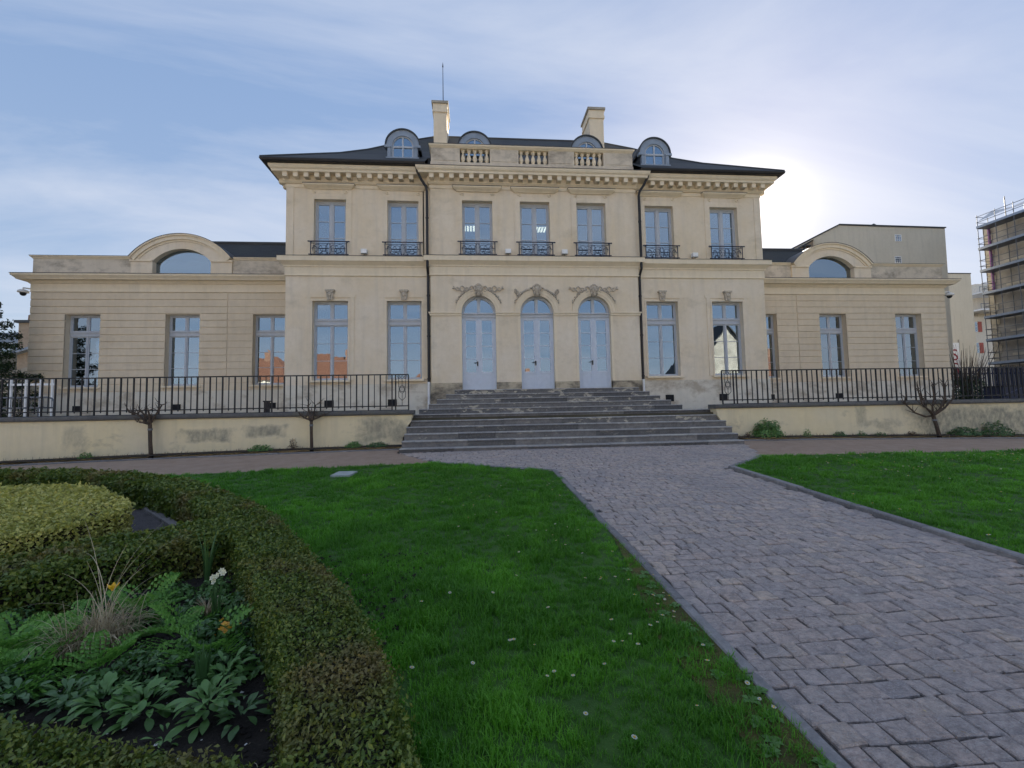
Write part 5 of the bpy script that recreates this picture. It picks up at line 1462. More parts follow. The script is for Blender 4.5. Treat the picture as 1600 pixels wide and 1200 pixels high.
for k in range(560):
    a = random.uniform(0, 6.283); r = random.uniform(0, .2); blade(mb, (gx + r * math.cos(a), gy + r * math.sin(a), G(gx, gy) + .03), a + random.gauss(0, 1.0), random.uniform(.12, .36), random.uniform(.5, 3.0), .0017)
put('blades', raw_mesh(mb, 'blades', 'strawgrass'), t, kind='stuff')
for k in range(13):
    mb = MB(); a = random.uniform(-0.7, 1.6) if k < 8 else random.uniform(2.4, 4.2); blade(mb, (gx + random.uniform(-.04, .06), gy + random.uniform(-.03, .05), G(gx, gy) + .05), a, random.uniform(.5, .85), random.uniform(.6, 1.9), .0022, 12)
    put('stalk', raw_mesh(mb, 'stalk', 'strawgrass'), t)
gx2, gy2 = -4.42, -14.1
t = thing('ornamental_grass', 'small dry grass tuft right of the tall clump', 'grass clump', (gx2, gy2, G(gx2, gy2) + .03)); mb = MB()
for k in range(130):
    a = random.uniform(0, 6.283); blade(mb, (gx2, gy2, G(gx2, gy2) + .03), a, random.uniform(.1, .2), random.uniform(.8, 2.0), .0018)
put('blades', raw_mesh(mb, 'blades', 'strawgrass'), t, kind='stuff')
# bulb leaves and flowers
def bulb(x, y, n, L, w, lean, mat='leaf_dark'):
    out = []
    for k in range(n):
        mb = MB(); a = random.uniform(0, 6.283); blade(mb, (x + .02 * math.cos(a), y + .02 * math.sin(a), G(x, y) + .02), a, L * random.uniform(.75, 1.1), random.uniform(.1, lean), w, 6); out.append(raw_mesh(mb, 'leaf', mat))
    return out
def flower_head(r, n, petal, centre, cup=0.5):
    mb = MB()
    for k in range(n):
        a = 2 * math.pi * k / n; b = 2 * math.pi * (k + .5) / n; c = 2 * math.pi * (k - .5) / n
        q = lambda an, rr, z: (rr * math.cos(an), rr * math.sin(an), z)
        mb.poly([q(a, r * .12, 0), q(c, r * .7, r * cup * .6), q(a, r, r * cup), q(b, r * .7, r * cup * .6)])
    np_ = len(mb.f); mb.lathe([(r * .24, 0.0), (r * .26, r * .16), (r * .1, r * .24)], 6)
    me = raw_mesh(mb, 'flower', [petal, centre])
    for i, p in enumerate(me.polygons): p.material_index = 0 if i < np_ else 1
    return me
x, y = -4.33, -14.15
t = thing('daffodil', 'cream daffodil cluster on tall stems near the back hedge', 'flower', (x, y, G(x, y)))
for me in bulb(x, y, 9, .30, .006, .5): put('leaf', me, t)
fh = flower_head(.024, 6, 'petal_cream', 'petal_cream', .2)
for dx, dy, h in ((0, 0, .36), (.035, .01, .375), (-.03, .0, .35), (.02, .02, .385), (-.015, -.01, .325)):
    mb = MB(); mb.tube([(x + dx * .2, y, G(x, y)), (x + dx, y + dy, G(x, y) + h)], .003, 5); put('stem', mb.mesh('stem', 'leaf_dark'), t)
    put('flower', fh, t, loc=(x + dx, y + dy, G(x, y) + h), rot=(R(60), 0, R(random.uniform(-30, 30))))
x, y = -4.80, -13.42
t = thing('iris_clump', 'sword leaved clump against the back hedge corner', 'plant', (x, y, G(x, y)))
for me in bulb(x, y, 16, .42, .010, .9): put('leaf', me, t)
x, y = -3.99, -14.9
t = thing('bulb_leaves', 'thick upright blue green bulb leaves in the middle of the front row', 'plant', (x, y, G(x, y)))
for me in bulb(x, y, 14, .30, .012, .35): put('leaf', me, t)
x, y = -4.97, -14.21
t = thing('tulip', 'single yellow tulip rising above the dry grass', 'flower', (x, y, G(x, y)))
mb = MB(); mb.tube([(x, y, G(x, y)), (x + .01, y, G(x, y) + .32)], .004, 5); put('stem', mb.mesh('stem', 'leaf_mid'), t)
put('flower', flower_head(.04, 6, 'petal_yellow', 'petal_orange', 1.1), t, loc=(x + .01, y, G(x, y) + .32))
x, y = -4.11, -14.45
t = thing('wallflower', 'small plant with clusters of orange flowers', 'flower', (x, y, G(x, y)))
me = leaf_mesh('foliage', np.array([x, y, G(x, y) + .08]) + rng.normal(0, .04, (90, 3)), np.tile([0, 0, 1.0], (90, 1)), np.full(90, .012), 'leaf_mid', 3.0); put('foliage', me, t)
of = flower_head(.018, 4, 'petal_orange', 'petal_yellow', .3)
for k in range(14): put('flower', of, t, loc=(x + random.gauss(0, .035), y + random.gauss(0, .03), G(x, y) + random.uniform(.10, .20)), rot=(R(random.uniform(10, 60)), 0, random.uniform(0, 6)))
# fallen petals and chips on the soil, too small to count
mb = MB()
for k in range(90):
    x, y = random.uniform(-5.2, -3.4), random.uniform(-15.5, -13.6)
    if not inside(x, y, [(-3.4, -15.5), (-3.75, -14.6), (-4.6, -13.3), (-5.9, -14.3), (-4.9, -15.3)]): continue
    s = random.uniform(.004, .012); a = random.uniform(0, 6); z = G(x, y) + .04
    mb.poly([(x + s * math.cos(a + q), y + s * math.sin(a + q), z + random.uniform(0, .006)) for q in (0, 1.5, 3.1, 4.7)])
put('fallen_petals', raw_mesh(mb, 'fallen_petals', 'petal_white'), kind='stuff', label='pale petals and chips scattered on the dark soil')
mb = MB()
for k in range(2600):
    x, y = random.uniform(-6.2, -3.0), random.uniform(-15.9, -12.9)
    s = random.uniform(.006, .02); z = G(x, y) + .03; a = random.uniform(0, 6)
    mb.ball((x, y, z), s, 5, 3, (1, random.uniform(.6, 1.2), .6))
put('soil_clods', raw_mesh(mb, 'soil_clods', 'soil'), kind='stuff', label='dark crumbs of soil in the flower bed')

# plants along the foot of the retaining walls
WB = [(6.02, 0.42, 0.29, 1500, .035, 'leaf_mid', 'round_bush', 'round dense green bush at the foot of the right wall near the steps', 'bush'),
      (8.28, 0.17, 0.08, 260, .022, 'leaf_dark', 'wall_plant', 'low green tuft, second clump right of the round bush', 'plant'),
      (7.25, 0.12, 0.13, 160, .02, 'leaf_mid', 'wall_plant', 'thin weedy plant, first right of the round bush', 'plant'),
      (8.98, 0.13, 0.08, 150, .02, 'leaf_dark', 'wall_plant', 'small dark tuft, third clump right of the round bush', 'plant'),
      (9.6, 0.16, 0.06, 150, .02, 'leaf_dark', 'wall_plant', 'flat dark tuft, fourth clump right of the round bush', 'plant'),
      (10.6, 0.14, 0.07, 150, .02, 'leaf_brown', 'wall_plant', 'dull brownish tuft left of the right pruned tree', 'plant'),
      (12.35, 0.42, 0.14, 700, .03, 'leaf_dark', 'low_shrub', 'low spreading green shrub right of the right pruned tree', 'shrub'),
      (13.4, 0.42, 0.24, 800, .03, 'leaf_dark', 'low_shrub', 'taller dark shrub near the right edge of the frame', 'shrub'),
      (5.40, 0.09, 0.10, 110, .018, 'leaf_brown', 'wall_plant', 'reddish brown weed beside the right end of the steps', 'plant'),
      (-12.5, 0.16, 0.09, 160, .024, 'leaf_mid', 'wall_plant', 'small green weed at the foot of the left wall, farthest left', 'plant'),
      (-8.19, 0.30, 0.09, 420, .026, 'leaf_mid', 'wall_plant', 'low green plant at the left wall between the two pruned trees', 'plant'),
      (-7.37, 0.13, 0.17, 230, .018, 'leaf_brown', 'wall_plant', 'brown withered weed left of the second pruned tree', 'plant'),
      (-5.8, 0.22, 0.09, 360, .024, 'leaf_mid', 'wall_plant', 'bright green plant between second pruned tree and steps', 'plant'),
      (-5.15, 0.30, 0.07, 360, .024, 'leaf_dark', 'wall_plant', 'flat green plant beside the left end of the steps', 'plant')]
for x, rx, rz, n, s, mt, nm, lb, ct in WB: leafy_bush(x, -5.02, G(x, -5.0) + .08, rx, rz, n, s, mt, nm, lb, ct, 'plants at the foot of the retaining walls', 4, 2.2)
mb = MB()
for k in range(1500):
    x = random.choice((-1, 1)) * random.uniform(4.7, 18); y = random.uniform(-5.2, -4.82); blade(mb, (x, y, G(x, y) + .08), random.uniform(0, 6.28), random.uniform(.02, .10), random.uniform(.3, 1.6), .004, 3)
put('bed_weeds', raw_mesh(mb, 'bed_weeds', 'leaf_brown'), kind='stuff', label='thin dry weeds in the soil along the walls')

# pruned young trees in front of the walls
def pruned(x, ytop, label, limbs, lean=0.0, head=0.0, r=0.05):
    z = G(x, -5.0); t = thing('pruned_tree', label, 'tree', (x, -5.0, z), 'pruned trees in front of the retaining walls')
    mb = MB(); top = (x + lean, -5.0, ytop)
    mb.tube([(x, -5.0, z - .05), (x + lean * .1, -5.0, z + .1), (x + lean * .5, -5.01, (z + ytop) / 2), top], [r * 1.2, r, r * .9, r * .95], 8)
    if head: mb.ball((top[0], -5.0, ytop + .06), head, 8, 6, (1, 1, 1.2))
    put('trunk', mb.mesh('trunk', 'bark'), t)
    tie = MB(); tie.lathe([(r * 1.15, 0), (r * 1.15, .05)], 8, (top[0] - lean * .2, -5.0, ytop - .16)); put('tie', tie.mesh('tie', 'steel'), t)
    for L in limbs:
        mb = MB(); pts = [top] + [(top[0] + a, -5.0 + c, ytop + b) for a, b, c in L]
        mb.tube(pts, [r * .62] + [r * .5 * (1 - .5 * k / len(L)) for k in range(len(L))], 6)
        for a, b, c in L[-3:]:
            for q in range(4):
                p = (top[0] + a + random.uniform(-.05, .05), -5.0 + c, ytop + b); ang = random.uniform(-1.4, 1.4); l = random.uniform(.10, .3)
                e = (p[0] + l * math.sin(ang), p[1] + random.uniform(-.1, .1), p[2] + l * math.cos(ang)); mid = ((p[0] + e[0]) / 2 + random.uniform(-.02, .02), (p[1] + e[1]) / 2, (p[2] + e[2]) / 2)
                mb.tube([p, mid, e], [r * .22, r * .16, r * .06], 4)
        put('branch', mb.mesh('branch', 'bark'), t)
pruned(-10.94, 1.50, 'short pruned tree with twigs spreading left, in front of the left wall', [[(-.15, .12, 0), (-.35, .28, .05), (-.52, .32, 0)], [(-.06, .10, .1), (-.30, .34, .1), (-.45, .26, .05)], [(.08, .15, 0), (.17, .34, .03), (.28, .5, 0)], [(.02, .2, -.05), (-.02, .36, -.05)], [(-.1, .05, -.1), (-.2, .06, -.1)]], -.05, .05)
pruned(-6.89, 1.52, 'short pruned tree with a knobbly head nearest the left end of the steps', [[(-.14, .05, 0), (-.26, .12, 0)], [(.15, .06, 0), (.34, .14, .03)], [(.05, .2, .05), (.10, .42, .05)], [(-.04, .2, 0), (-.10, .4, 0)]], -.02, .085, .045)
pruned(11.53, 1.28, 'leaning pruned tree with cup of twisted branches before the right wall', [[(-.25, -.03, 0), (-.55, .10, .05), (-.85, .38, .05), (-.88, .55, 0)], [(.20, .10, 0), (.45, .22, .04), (.70, .50, 0), (.72, .75, 0)], [(-.05, .25, .15), (-.15, .5, .15), (-.25, .75, .1)], [(-.2, .1, -.15), (-.5, .35, -.15), (-.55, .8, -.1)], [(.15, .2, -.1), (.3, .5, -.1), (.4, .85, -.05)], [(.0, .3, 0), (.08, .55, 0), (.05, .9, 0)], [(.3, .15, .1), (.55, .4, .1), (.6, .95, .1)]], -.16, .06, .055)

# ------------------------------------------------------------------ lawn grass: instanced tufts
def tuft_mesh(seed, n, h, spread):
    rg = random.Random(seed); mb = MB()
    for k in range(n):
        a = rg.uniform(0, 6.283); r = spread * math.sqrt(rg.random())
        blade(mb, (r * math.cos(a), r * math.sin(a), -0.005), rg.uniform(0, 6.283), h * rg.uniform(.5, 1.15), rg.uniform(.3, 1.7), rg.uniform(.0012, .0024), 3)
    return raw_mesh(mb, 'tuft', 'grass')
tcol = bpy.data.collections.new('tufts')
for s in range(5):
    o = bpy.data.objects.new('tuft', tuft_mesh(s, 26, 0.062, 0.05)); tcol.objects.link(o)
def grass(poly, label, xr, yr):
    P, S, Rr, I = [], [], [], []
    n = 0
    for gx in np.arange(xr[0], xr[1], 0.5):
        for gy in np.arange(yr[0], yr[1], 0.5):
            d = math.hypot(gx + .25 - CX, gy + .25 - CY)
            dens = 560 if d < 3 else 560 * (3 / d) ** 1.3
            num = rng.poisson(dens * .25)
            for _ in range(num):
                x, y = gx + rng.random() * .5, gy + rng.random() * .5
                if not inside(x, y, poly): continue
                if -5.28 < x < -4.78 and -8.9 < y < -8.38: continue
                pt = 0.5 + 0.5 * math.sin(x * 1.9 + 1.1 * math.sin(y * 1.3)) * math.cos(y * 2.3 + 0.7 * math.sin(x * 2.1))
                fine = 0.5 + 0.5 * math.sin(x * 6.3 + 2 * math.sin(y * 4.1)) * math.sin(y * 7.7 + x * 1.7)
                sc = (0.5 + 0.5 * pt + 0.6 * fine ** 2) * random.uniform(.75, 1.25)
                if PATH_L - .42 < x < PATH_L: sc *= 0.35 + 1.4 * (PATH_L - x) + random.uniform(-.1, .25)
                wide = max(1.0, (d / 5.0) ** 0.6)
                P.append((x, y, G(x, y) + 0.012)); S.append((sc * wide, sc * wide, sc)); Rr.append((random.uniform(-.12, .12), random.uniform(-.12, .12), random.uniform(0, 6.283)))
    me = bpy.data.meshes.new('grass'); me.from_pydata(P, [], []); me.update()
    a = me.attributes.new('scl', 'FLOAT_VECTOR', 'POINT'); a.data.foreach_set('vector', np.array(S, dtype=np.float32).ravel())
    a = me.attributes.new('rot', 'FLOAT_VECTOR', 'POINT'); a.data.foreach_set('vector', np.array(Rr, dtype=np.float32).ravel())
    me.materials.append(MAT['grass'])
    o = put('grass', me, kind='stuff', label=label)
    ng = bpy.data.node_groups.new('grass_nodes', 'GeometryNodeTree')
    ng.interface.new_socket('Geometry', in_out='INPUT', socket_type='NodeSocketGeometry'); ng.interface.new_socket('Geometry', in_out='OUTPUT', socket_type='NodeSocketGeometry')
    gi = ng.nodes.new('NodeGroupInput'); go = ng.nodes.new('NodeGroupOutput')
    ci = ng.nodes.new('GeometryNodeCollectionInfo'); ci.inputs['Collection'].default_value = tcol; ci.inputs['Separate Children'].default_value = True; ci.inputs['Reset Children'].default_value = True
    ip = ng.nodes.new('GeometryNodeInstanceOnPoints'); ip.inputs['Pick Instance'].default_value = True
    n1 = ng.nodes.new('GeometryNodeInputNamedAttribute'); n1.data_type = 'FLOAT_VECTOR'; n1.inputs['Name'].default_value = 'scl'
    n2 = ng.nodes.new('GeometryNodeInputNamedAttribute'); n2.data_type = 'FLOAT_VECTOR'; n2.inputs['Name'].default_value = 'rot'
    e2 = ng.nodes.new('FunctionNodeEulerToRotation')
    ng.links.new(gi.outputs[0], ip.inputs['Points']); ng.links.new(ci.outputs[0], ip.inputs['Instance'])
    ng.links.new(n1.outputs['Attribute'], ip.inputs['Scale']); ng.links.new(n2.outputs['Attribute'], e2.inputs[0]); ng.links.new(e2.outputs[0], ip.inputs['Rotation'])
    ng.links.new(ip.outputs[0], go.inputs[0])
    md = o.modifiers.new('tufts', 'NODES'); md.node_group = ng
    return len(P)
n1 = grass(left_lawn, 'short dense green grass of the left lawn', (-12, -0.9), (-18, -7.5))
n2 = grass(right_lawn, 'short green grass of the right lawn', (2.3, 24), (-15.5, -7.9))
print('grass tufts', n1, n2)

# daisies
def daisy_mesh(seed):
    rg = random.Random(seed); mb = MB()
    h = rg.uniform(.05, .085); r = .012; tl = (rg.uniform(-.25, .25), rg.uniform(-.25, .25))
    for k in range(12):
        a = 2 * math.pi * k / 12; w = .16
        q = lambda an, rr, z: (rr * math.cos(an), rr * math.sin(an), h + z + tl[0] * rr * math.cos(an) + tl[1] * rr * math.sin(an))
        mb.poly([q(a - w * .6, r * .2, 0), q(a - w, r * .9, .001), q(a + w, r * .9, .001), q(a + w * .6, r * .2, 0)])
    a = len(mb.f)
    mb.lathe([(r * .3, 0), (r * .28, .003), (r * .12, .004)], 8, (0, 0, h)); b = len(mb.f)
    mb.tube([(0, 0, 0), (rg.uniform(-.004, .004), 0, h)], .0013, 4)
    me = raw_mesh(mb, 'daisy', ['petal_white', 'petal_yellow', 'leaf_mid'])
    for i, p in enumerate(me.polygons): p.material_index = 0 if i < a else (1 if i < b else 2)
    return me
DM = [daisy_mesh(s) for s in range(4)]
DL = [(-1.52, -13.83), (-2.16, -15.02), (-2.12, -15.01), (-2.02, -15.02), (-2.31, -14.66), (-2.19, -14.73), (-1.64, -14.49), (-1.64, -14.71), (-1.57, -14.65), (-1.71, -14.76), (-1.57, -14.79), (-1.36, -14.16), (-1.1, -13.88), (-1.12, -14.12), (-1.15, -14.29), (-1.24, -14.3), (-1.17, -14.41), (-1.2, -14.47), (-1.34, -14.53), (-1.3, -14.52), (-2.03, -15.34), (-2.9, -14.86), (-1.16, -15.23), (-1.15, -15.31), (-1.1, -15.34), (-1.13, -15.39), (-1.18, -14.82), (-1.24, -14.98), (-3.86, -10.16), (-3.83, -10.08), (-2.79, -10.41), (-2.62, -11.97), (-2.54, -11.9), (-2.27, -11.74), (-1.42, -12.61), (-2.56, -14.9)]
DR = [(3.31, -9.81), (2.5, -10.68), (2.5, -11.85), (2.52, -12.11), (2.55, -12.45), (4.8, -11.08), (3.59, -11.73), (5.21, -10.13), (5.26, -10.14), (4.74, -10.29), (4.9, -10.85), (2.55, -13.38), (2.53, -13.46), (3.79, -12.63), (5.38, -9.35), (5.76, -8.52), (5.84, -8.71), (6.17, -8.5), (6.17, -8.77), (6.46, -8.64), (6.7, -8.51), (6.02, -9.53), (6.22, -9.42), (7.07, -9.02), (6.92, -9.31), (7.25, -9.13), (7.83, -8.81), (7.72, -9.05), (7.43, -9.4), (8.34, -8.99), (8.11, -9.29), (8.48, -9.1), (7.99, -9.58), (8.59, -9.21), (6.85, -8.89), (6.46, -8.99), (4.34, -10.86), (6.42, -10.33), (5.01, -11.29), (4.68, -11.85), (4.47, -9.68), (4.26, -9.3)]
for k in range(150): DR.append((random.uniform(4.0, 12), random.triangular(-11.0, -8.1, -8.4)))
for k in range(46): DL.append((random.triangular(-3.6, -1.1, -1.3), random.uniform(-15.5, -10.0)))
for (pts, lb, gr) in ((DL, 'white daisy in the grass of the left lawn', 'daisies in the left lawn'), (DR, 'white daisy in the grass of the right lawn', 'daisies in the right lawn')):
    for x, y in pts:
        s = random.uniform(.85, 1.3) * (1.0 if lb.startswith('white daisy in the grass of the left') else 1.35)
        put('daisy', random.choice(DM), None, loc=(x, y, G(x, y) + .012), rot=(0, 0, random.uniform(0, 6)), scl=s, label=lb, cat='daisy', group=gr)
# pale slab set in the lawn
mb = MB(); mb.hexa([(-5.22, -8.83, G(-5.2, -8.83) - .05), (-4.86, -8.87, G(-4.86, -8.87) - .05), (-4.82, -8.46, G(-4.8, -8.46) - .05), (-5.18, -8.42, G(-5.2, -8.42) - .05), (-5.22, -8.83, G(-5.2, -8.83) + .045), (-4.86, -8.87, G(-4.86, -8.87) + .045), (-4.82, -8.46, G(-4.8, -8.46) + .045), (-5.18, -8.42, G(-5.2, -8.42) + .045)])
put('inspection_cover', mb.mesh('inspection_cover', 'slab'), label='pale square cover slab set in the left lawn', cat='slab')
# broad leaved weeds along the left path kerb
for k in range(26):
    y = -15.65 + 0.082 * k + random.uniform(-.03, .03); x = PATH_L - .1 - abs(random.gauss(0, .12)); mb = MB(); z = G(x, y) + .022
    n = random.randint(6, 9)
    for q in range(n):
        a = 6.283 * q / n + random.uniform(-.3, .3); L = random.uniform(.035, .06); w = L * .32; c, sn = math.cos(a), math.sin(a)
        mb.v += [(x, y, z), (x + c * L * .6 - sn * w, y + sn * L * .6 + c * w, z + .012), (x + c * L, y + sn * L, z + .006), (x + c * L * .6 + sn * w, y + sn * L * .6 - c * w, z + .012)]
        i0 = len(mb.v) - 4; i1 = 0; mb.f.append((i1 if q else i0, i0 + 1, i0 + 2, i0 + 3))
    put('weed', raw_mesh(mb, 'weed', 'leaf_mid'), label='flat broad leaved weed in the lawn beside the path kerb', cat='weed', group='weeds along the path kerb')

# twigs, dead leaves and grit lying on the setts and the soil
mb = MB()
for k in range(420):
    if k < 300: x, y, lift = random.uniform(PATH_L + .05, PATH_R - .05), random.uniform(-16.2, -9.3), .024
    else: x, y, lift = random.uniform(-5.6, -3.3), random.uniform(-15.5, -13.2), .04
    z = G(x, y) + lift; a = random.uniform(0, 6.283)
    if k % 3: 
        L = random.uniform(.008, .05); mb.tube([(x, y, z), (x + .5 * L * math.cos(a) + .004, y + .5 * L * math.sin(a), z + .003), (x + L * math.cos(a), y + L * math.sin(a), z + .001)], .0011, 3)
    else:
        L = random.uniform(.010, .024); c, sn = math.cos(a), math.sin(a); mb.poly([(x, y, z), (x + c * L * .5 - sn * L * .3, y + sn * L * .5 + c * L * .3, z + .006), (x + c * L, y + sn * L, z + .002), (x + c * L * .5 + sn * L * .3, y + sn * L * .5 - c * L * .3, z + .005)])
put('litter', raw_mesh(mb, 'litter', 'strawgrass'), kind='stuff', label='dry twigs and leaf bits scattered on path and soil')

# ------------------------------------------------------------------ surroundings
def simple_window(root, x, y, z, w, h, axis='y', face=-1, frame='white_paint', bars=(2, 2)):
    """small framed window standing 4 cm proud of a wall; axis: wall normal"""
    mb = MB(); d0, d1 = -0.04, 0.0
    def bx(a0, a1, c0, c1, e0, e1):
        if axis == 'y': mb.box(x + a0, x + a1, min(y + face * -e0, y + face * -e1) if face > 0 else y + e0, max(y + face * -e0, y + face * -e1) if face > 0 else y + e1, z + c0, z + c1)
        else: mb.box(x + e0 if face < 0 else x - e1, x + e1 if face < 0 else x - e0, y + a0, y + a1, z + c0, z + c1)
    e = 0.06
    bx(-w/2, -w/2 + e, -h/2, h/2, d0, d1 + .02); bx(w/2 - e, w/2, -h/2, h/2, d0, d1 + .02); bx(-w/2 + e, w/2 - e, -h/2, -h/2 + e, d0, d1 + .02); bx(-w/2 + e, w/2 - e, h/2 - e, h/2, d0, d1 + .02)
    for k in range(1, bars[0]): bx(-w/2 + w * k / bars[0] - .02, -w/2 + w * k / bars[0] + .02, -h/2 + e, h/2 - e, d0, d1 + .01)
    for k in range(1, bars[1]): bx(-w/2 + e, w/2 - e, -h/2 + h * k / bars[1] - .02, -h/2 + h * k / bars[1] + .02, d0, d1 + .005)
    f = put('window', mb.mesh('window', frame), root)
    mb = MB(); bx(-w/2 + e, w/2 - e, -h/2 + e, h/2 - e, -0.025, -0.012); 
    put('pane', mb.mesh('pane', 'glass'), f)
    return f
# cream apartment block behind the right wing
t = thing('apartment_block', 'tall plain cream apartment block with sloping corner behind the right wing', 'building', (33, 20, 1.6))
mb = MB(); mb.prism_y([(27.7, 1.5), (39.3, 1.5), (39.5, 17.22), (29.4, 17.34), (27.7, 16.5)], 18, 30); put('wall', mb.mesh('wall', 'apartment'), t)
mb = MB()
for a, b in (((27.65, 16.52), (29.4, 17.36)), ((29.4, 17.36), (39.55, 17.24))): mb.hexa([(a[0], 17.9, a[1]), (b[0], 17.9, b[1]), (b[0], 30.1, b[1]), (a[0], 30.1, a[1]), (a[0], 17.9, a[1] + .09), (b[0], 17.9, b[1] + .09), (b[0], 30.1, b[1] + .09), (a[0], 30.1, a[1] + .09)])
put('roof_edge', mb.mesh('roof_edge', 'lead'), t)
for xx, zz in ((34.9, 16.28), (34.74, 14.32)): simple_window(t, xx, 18, zz, 0.62, 0.62, bars=(3, 3))
mb = MB(); mb.prism_y([(32.6, 17.3), (33.2, 17.3), (33.2, 17.62), (33.0, 17.7), (32.8, 17.55)], 18.3, 18.7); put('roof_vent', mb.mesh('roof_vent', 'lead'), t)
t = thing('brown_house', 'house with brown sloping roof between mansion and cream block', 'building', (25, 21, 1.6))
mb = MB(); mb.prism_y([(20, 1.5), (27.69, 1.5), (27.69, 16.3), (23.5, 14.3), (20, 12)], 19, 27); put('wall', mb.mesh('wall', 'brownhouse'), t)
mb = MB(); mb.hexa([(20, 18.9, 12.02), (27.69, 18.9, 16.32), (27.69, 27.1, 16.32), (20, 27.1, 12.02), (20, 18.9, 12.12), (27.69, 18.9, 16.42), (27.69, 27.1, 16.42), (20, 27.1, 12.12)]); put('roof', mb.mesh('roof', 'slate'), t)
mb = MB(); mb.box(26.6, 27.3, 18.7, 18.95, 15.75, 15.85); mb.box(26.7, 26.78, 18.7, 18.95, 15.2, 15.75); mb.box(27.15, 27.23, 18.7, 18.95, 15.3, 15.75); put('skylight', mb.mesh('skylight', 'lead'), t)
t = thing('apartment_block', 'lower plain cream block right of the tall one with flat roof', 'building', (56, 40, 1.6))
mb = MB(); mb.box(50, 62.8, 35, 46, 1.5, 18.6); put('wall', mb.mesh('wall', 'apartment'), t); mb = MB(); mb.box(49.95, 62.85, 34.95, 46, 18.6, 18.72); put('roof_edge', mb.mesh('roof_edge', 'lead'), t)
t = thing('garden_house', 'low house with dark gable edge just right of the right wing', 'building', (26, 11, 1.6))
mb = MB(); mb.prism_y([(22.5, 1.5), (25.3, 1.5), (25.3, 5.1), (22.5, 6.6)], 8, 12); put('wall', mb.mesh('wall', 'course'), t)
mb = MB(); mb.hexa([(22.4, 7.8, 6.62), (25.9, 7.8, 4.72), (25.9, 12, 4.72), (22.4, 12, 6.62), (22.4, 7.8, 6.85), (25.9, 7.8, 4.95), (25.9, 12, 4.95), (22.4, 12, 6.85)]); put('roof', mb.mesh('roof', 'slate'), t)
t = thing('balcony_building', 'distant white building with balconies and red shutters', 'building', (97, 64, 1.6))
mb = MB(); mb.box(90, 112, 60, 75, 1.5, 18.3); put('wall', mb.mesh('wall', 'pale_house'), t)
for zz in (19.0, 22.2):
    mb = MB(); mb.box(92.5, 112, 57.5, 75, zz, zz + .3); put('balcony_slab', mb.mesh('balcony_slab', 'white_paint'), t)
    mb = MB(); mb.box(92.5, 112, 57.55, 57.6, zz + 1.2, zz + 1.3); [mb.box(92.5 + k, 92.55 + k, 57.55, 57.6, zz + .3, zz + 1.2) for k in range(19)]; put('balcony_rail', mb.mesh('balcony_rail', 'steel'), t)
mb = MB(); mb.box(96, 112, 61, 75, 18.3, 25); put('upper_wall', mb.mesh('upper_wall', 'pale_house'), t)
for zz in (16.3, 12.2):
    w = simple_window(t, 93.9, 60, zz, 1.1, 2.0)
    mb = MB(); mb.box(94.5, 95.3, 59.9, 59.97, zz - 1, zz + 1); mb.box(92.5, 93.3, 59.9, 59.97, zz - 1, zz + 1); put('shutter', mb.mesh('shutter', 'redshutter'), w)
# red lettered banner in front of it
t = thing('banner', 'narrow white vertical banner with dark red letters far right', 'sign', (57.2, 33, 1.6))
mb = MB(); mb.box(56.5, 57.9, 33, 33.06, 3.2, 9.2); put('cloth', mb.mesh('cloth', 'white_paint'), t)
mb = MB(); mb.tube([(58.0, 33.1, 1.6), (58.0, 33.1, 9.6)], 0.08, 8); put('pole', mb.mesh('pole', 'oldwall'), t)
m_red = m_plain('red_print', (0.28, 0.015, 0.03), 0.6)
for k, zc in enumerate((7.6, 5.9, 4.2)):
    cu = bpy.data.curves.new('letter', 'FONT'); cu.body = 'S'; cu.size = 2.0; cu.extrude = 0.01; cu.align_x = 'CENTER'; cu.align_y = 'CENTER'
    o = bpy.data.objects.new('letter_tmp', cu); COL.objects.link(o); dg = bpy.context.evaluated_depsgraph_get(); me = bpy.data.meshes.new_from_object(o.evaluated_get(dg)); COL.objects.unlink(o); bpy.data.objects.remove(o)
    me.materials.clear(); me.materials.append(m_red); put('letter', me, t, loc=(57.2, 32.98, zc), rot=(R(90), 0, 0))

# scaffolded building on the far right: facade runs towards the camera
t = thing('scaffolded_building', 'stone quoined building wrapped in scaffolding at the right edge', 'building', (48, 8, 1.6))
mb = MB(); mb.box(43.0, 58, -8, 17.7, 1.5, 17.3); put('wall', mb.mesh('wall', 'greywall'), t)
z = 1.6; k = 0
while z < 17.0:
    mb = MB(); w = 0.62 if k % 2 else 0.42; mb.box(42.93, 43.02, 17.74 - w, 17.76, z + .02, z + .60); mb.box(42.93, 42.93 + w, 17.70, 17.78, z + .02, z + .60); put('quoin', mb.mesh('quoin', 'stoneblock'), t); z += .62; k += 1
for zz in (5.6, 7.6, 11.6, 13.6): 
    mb = MB(); mb.box(42.95, 43.0, -8, 16.4, zz, zz + .22); put('band', mb.mesh('band', 'stoneblock'), t)
for yy in (14.3, 11.2, 8.1, 5.0):
    for zz in (3.6, 7.0, 10.4, 13.6): simple_window(t, 43.0, yy, zz, 1.2, 1.8, axis='x', face=-1, frame='oldwall')
t = thing('scaffolding', 'steel scaffolding with blue grey decks on the building at the right edge', 'scaffolding', (42.3, 8, 1.6))
LIFT = [4.95, 6.96, 8.95, 11.04, 13.04, 15.02, 16.95]
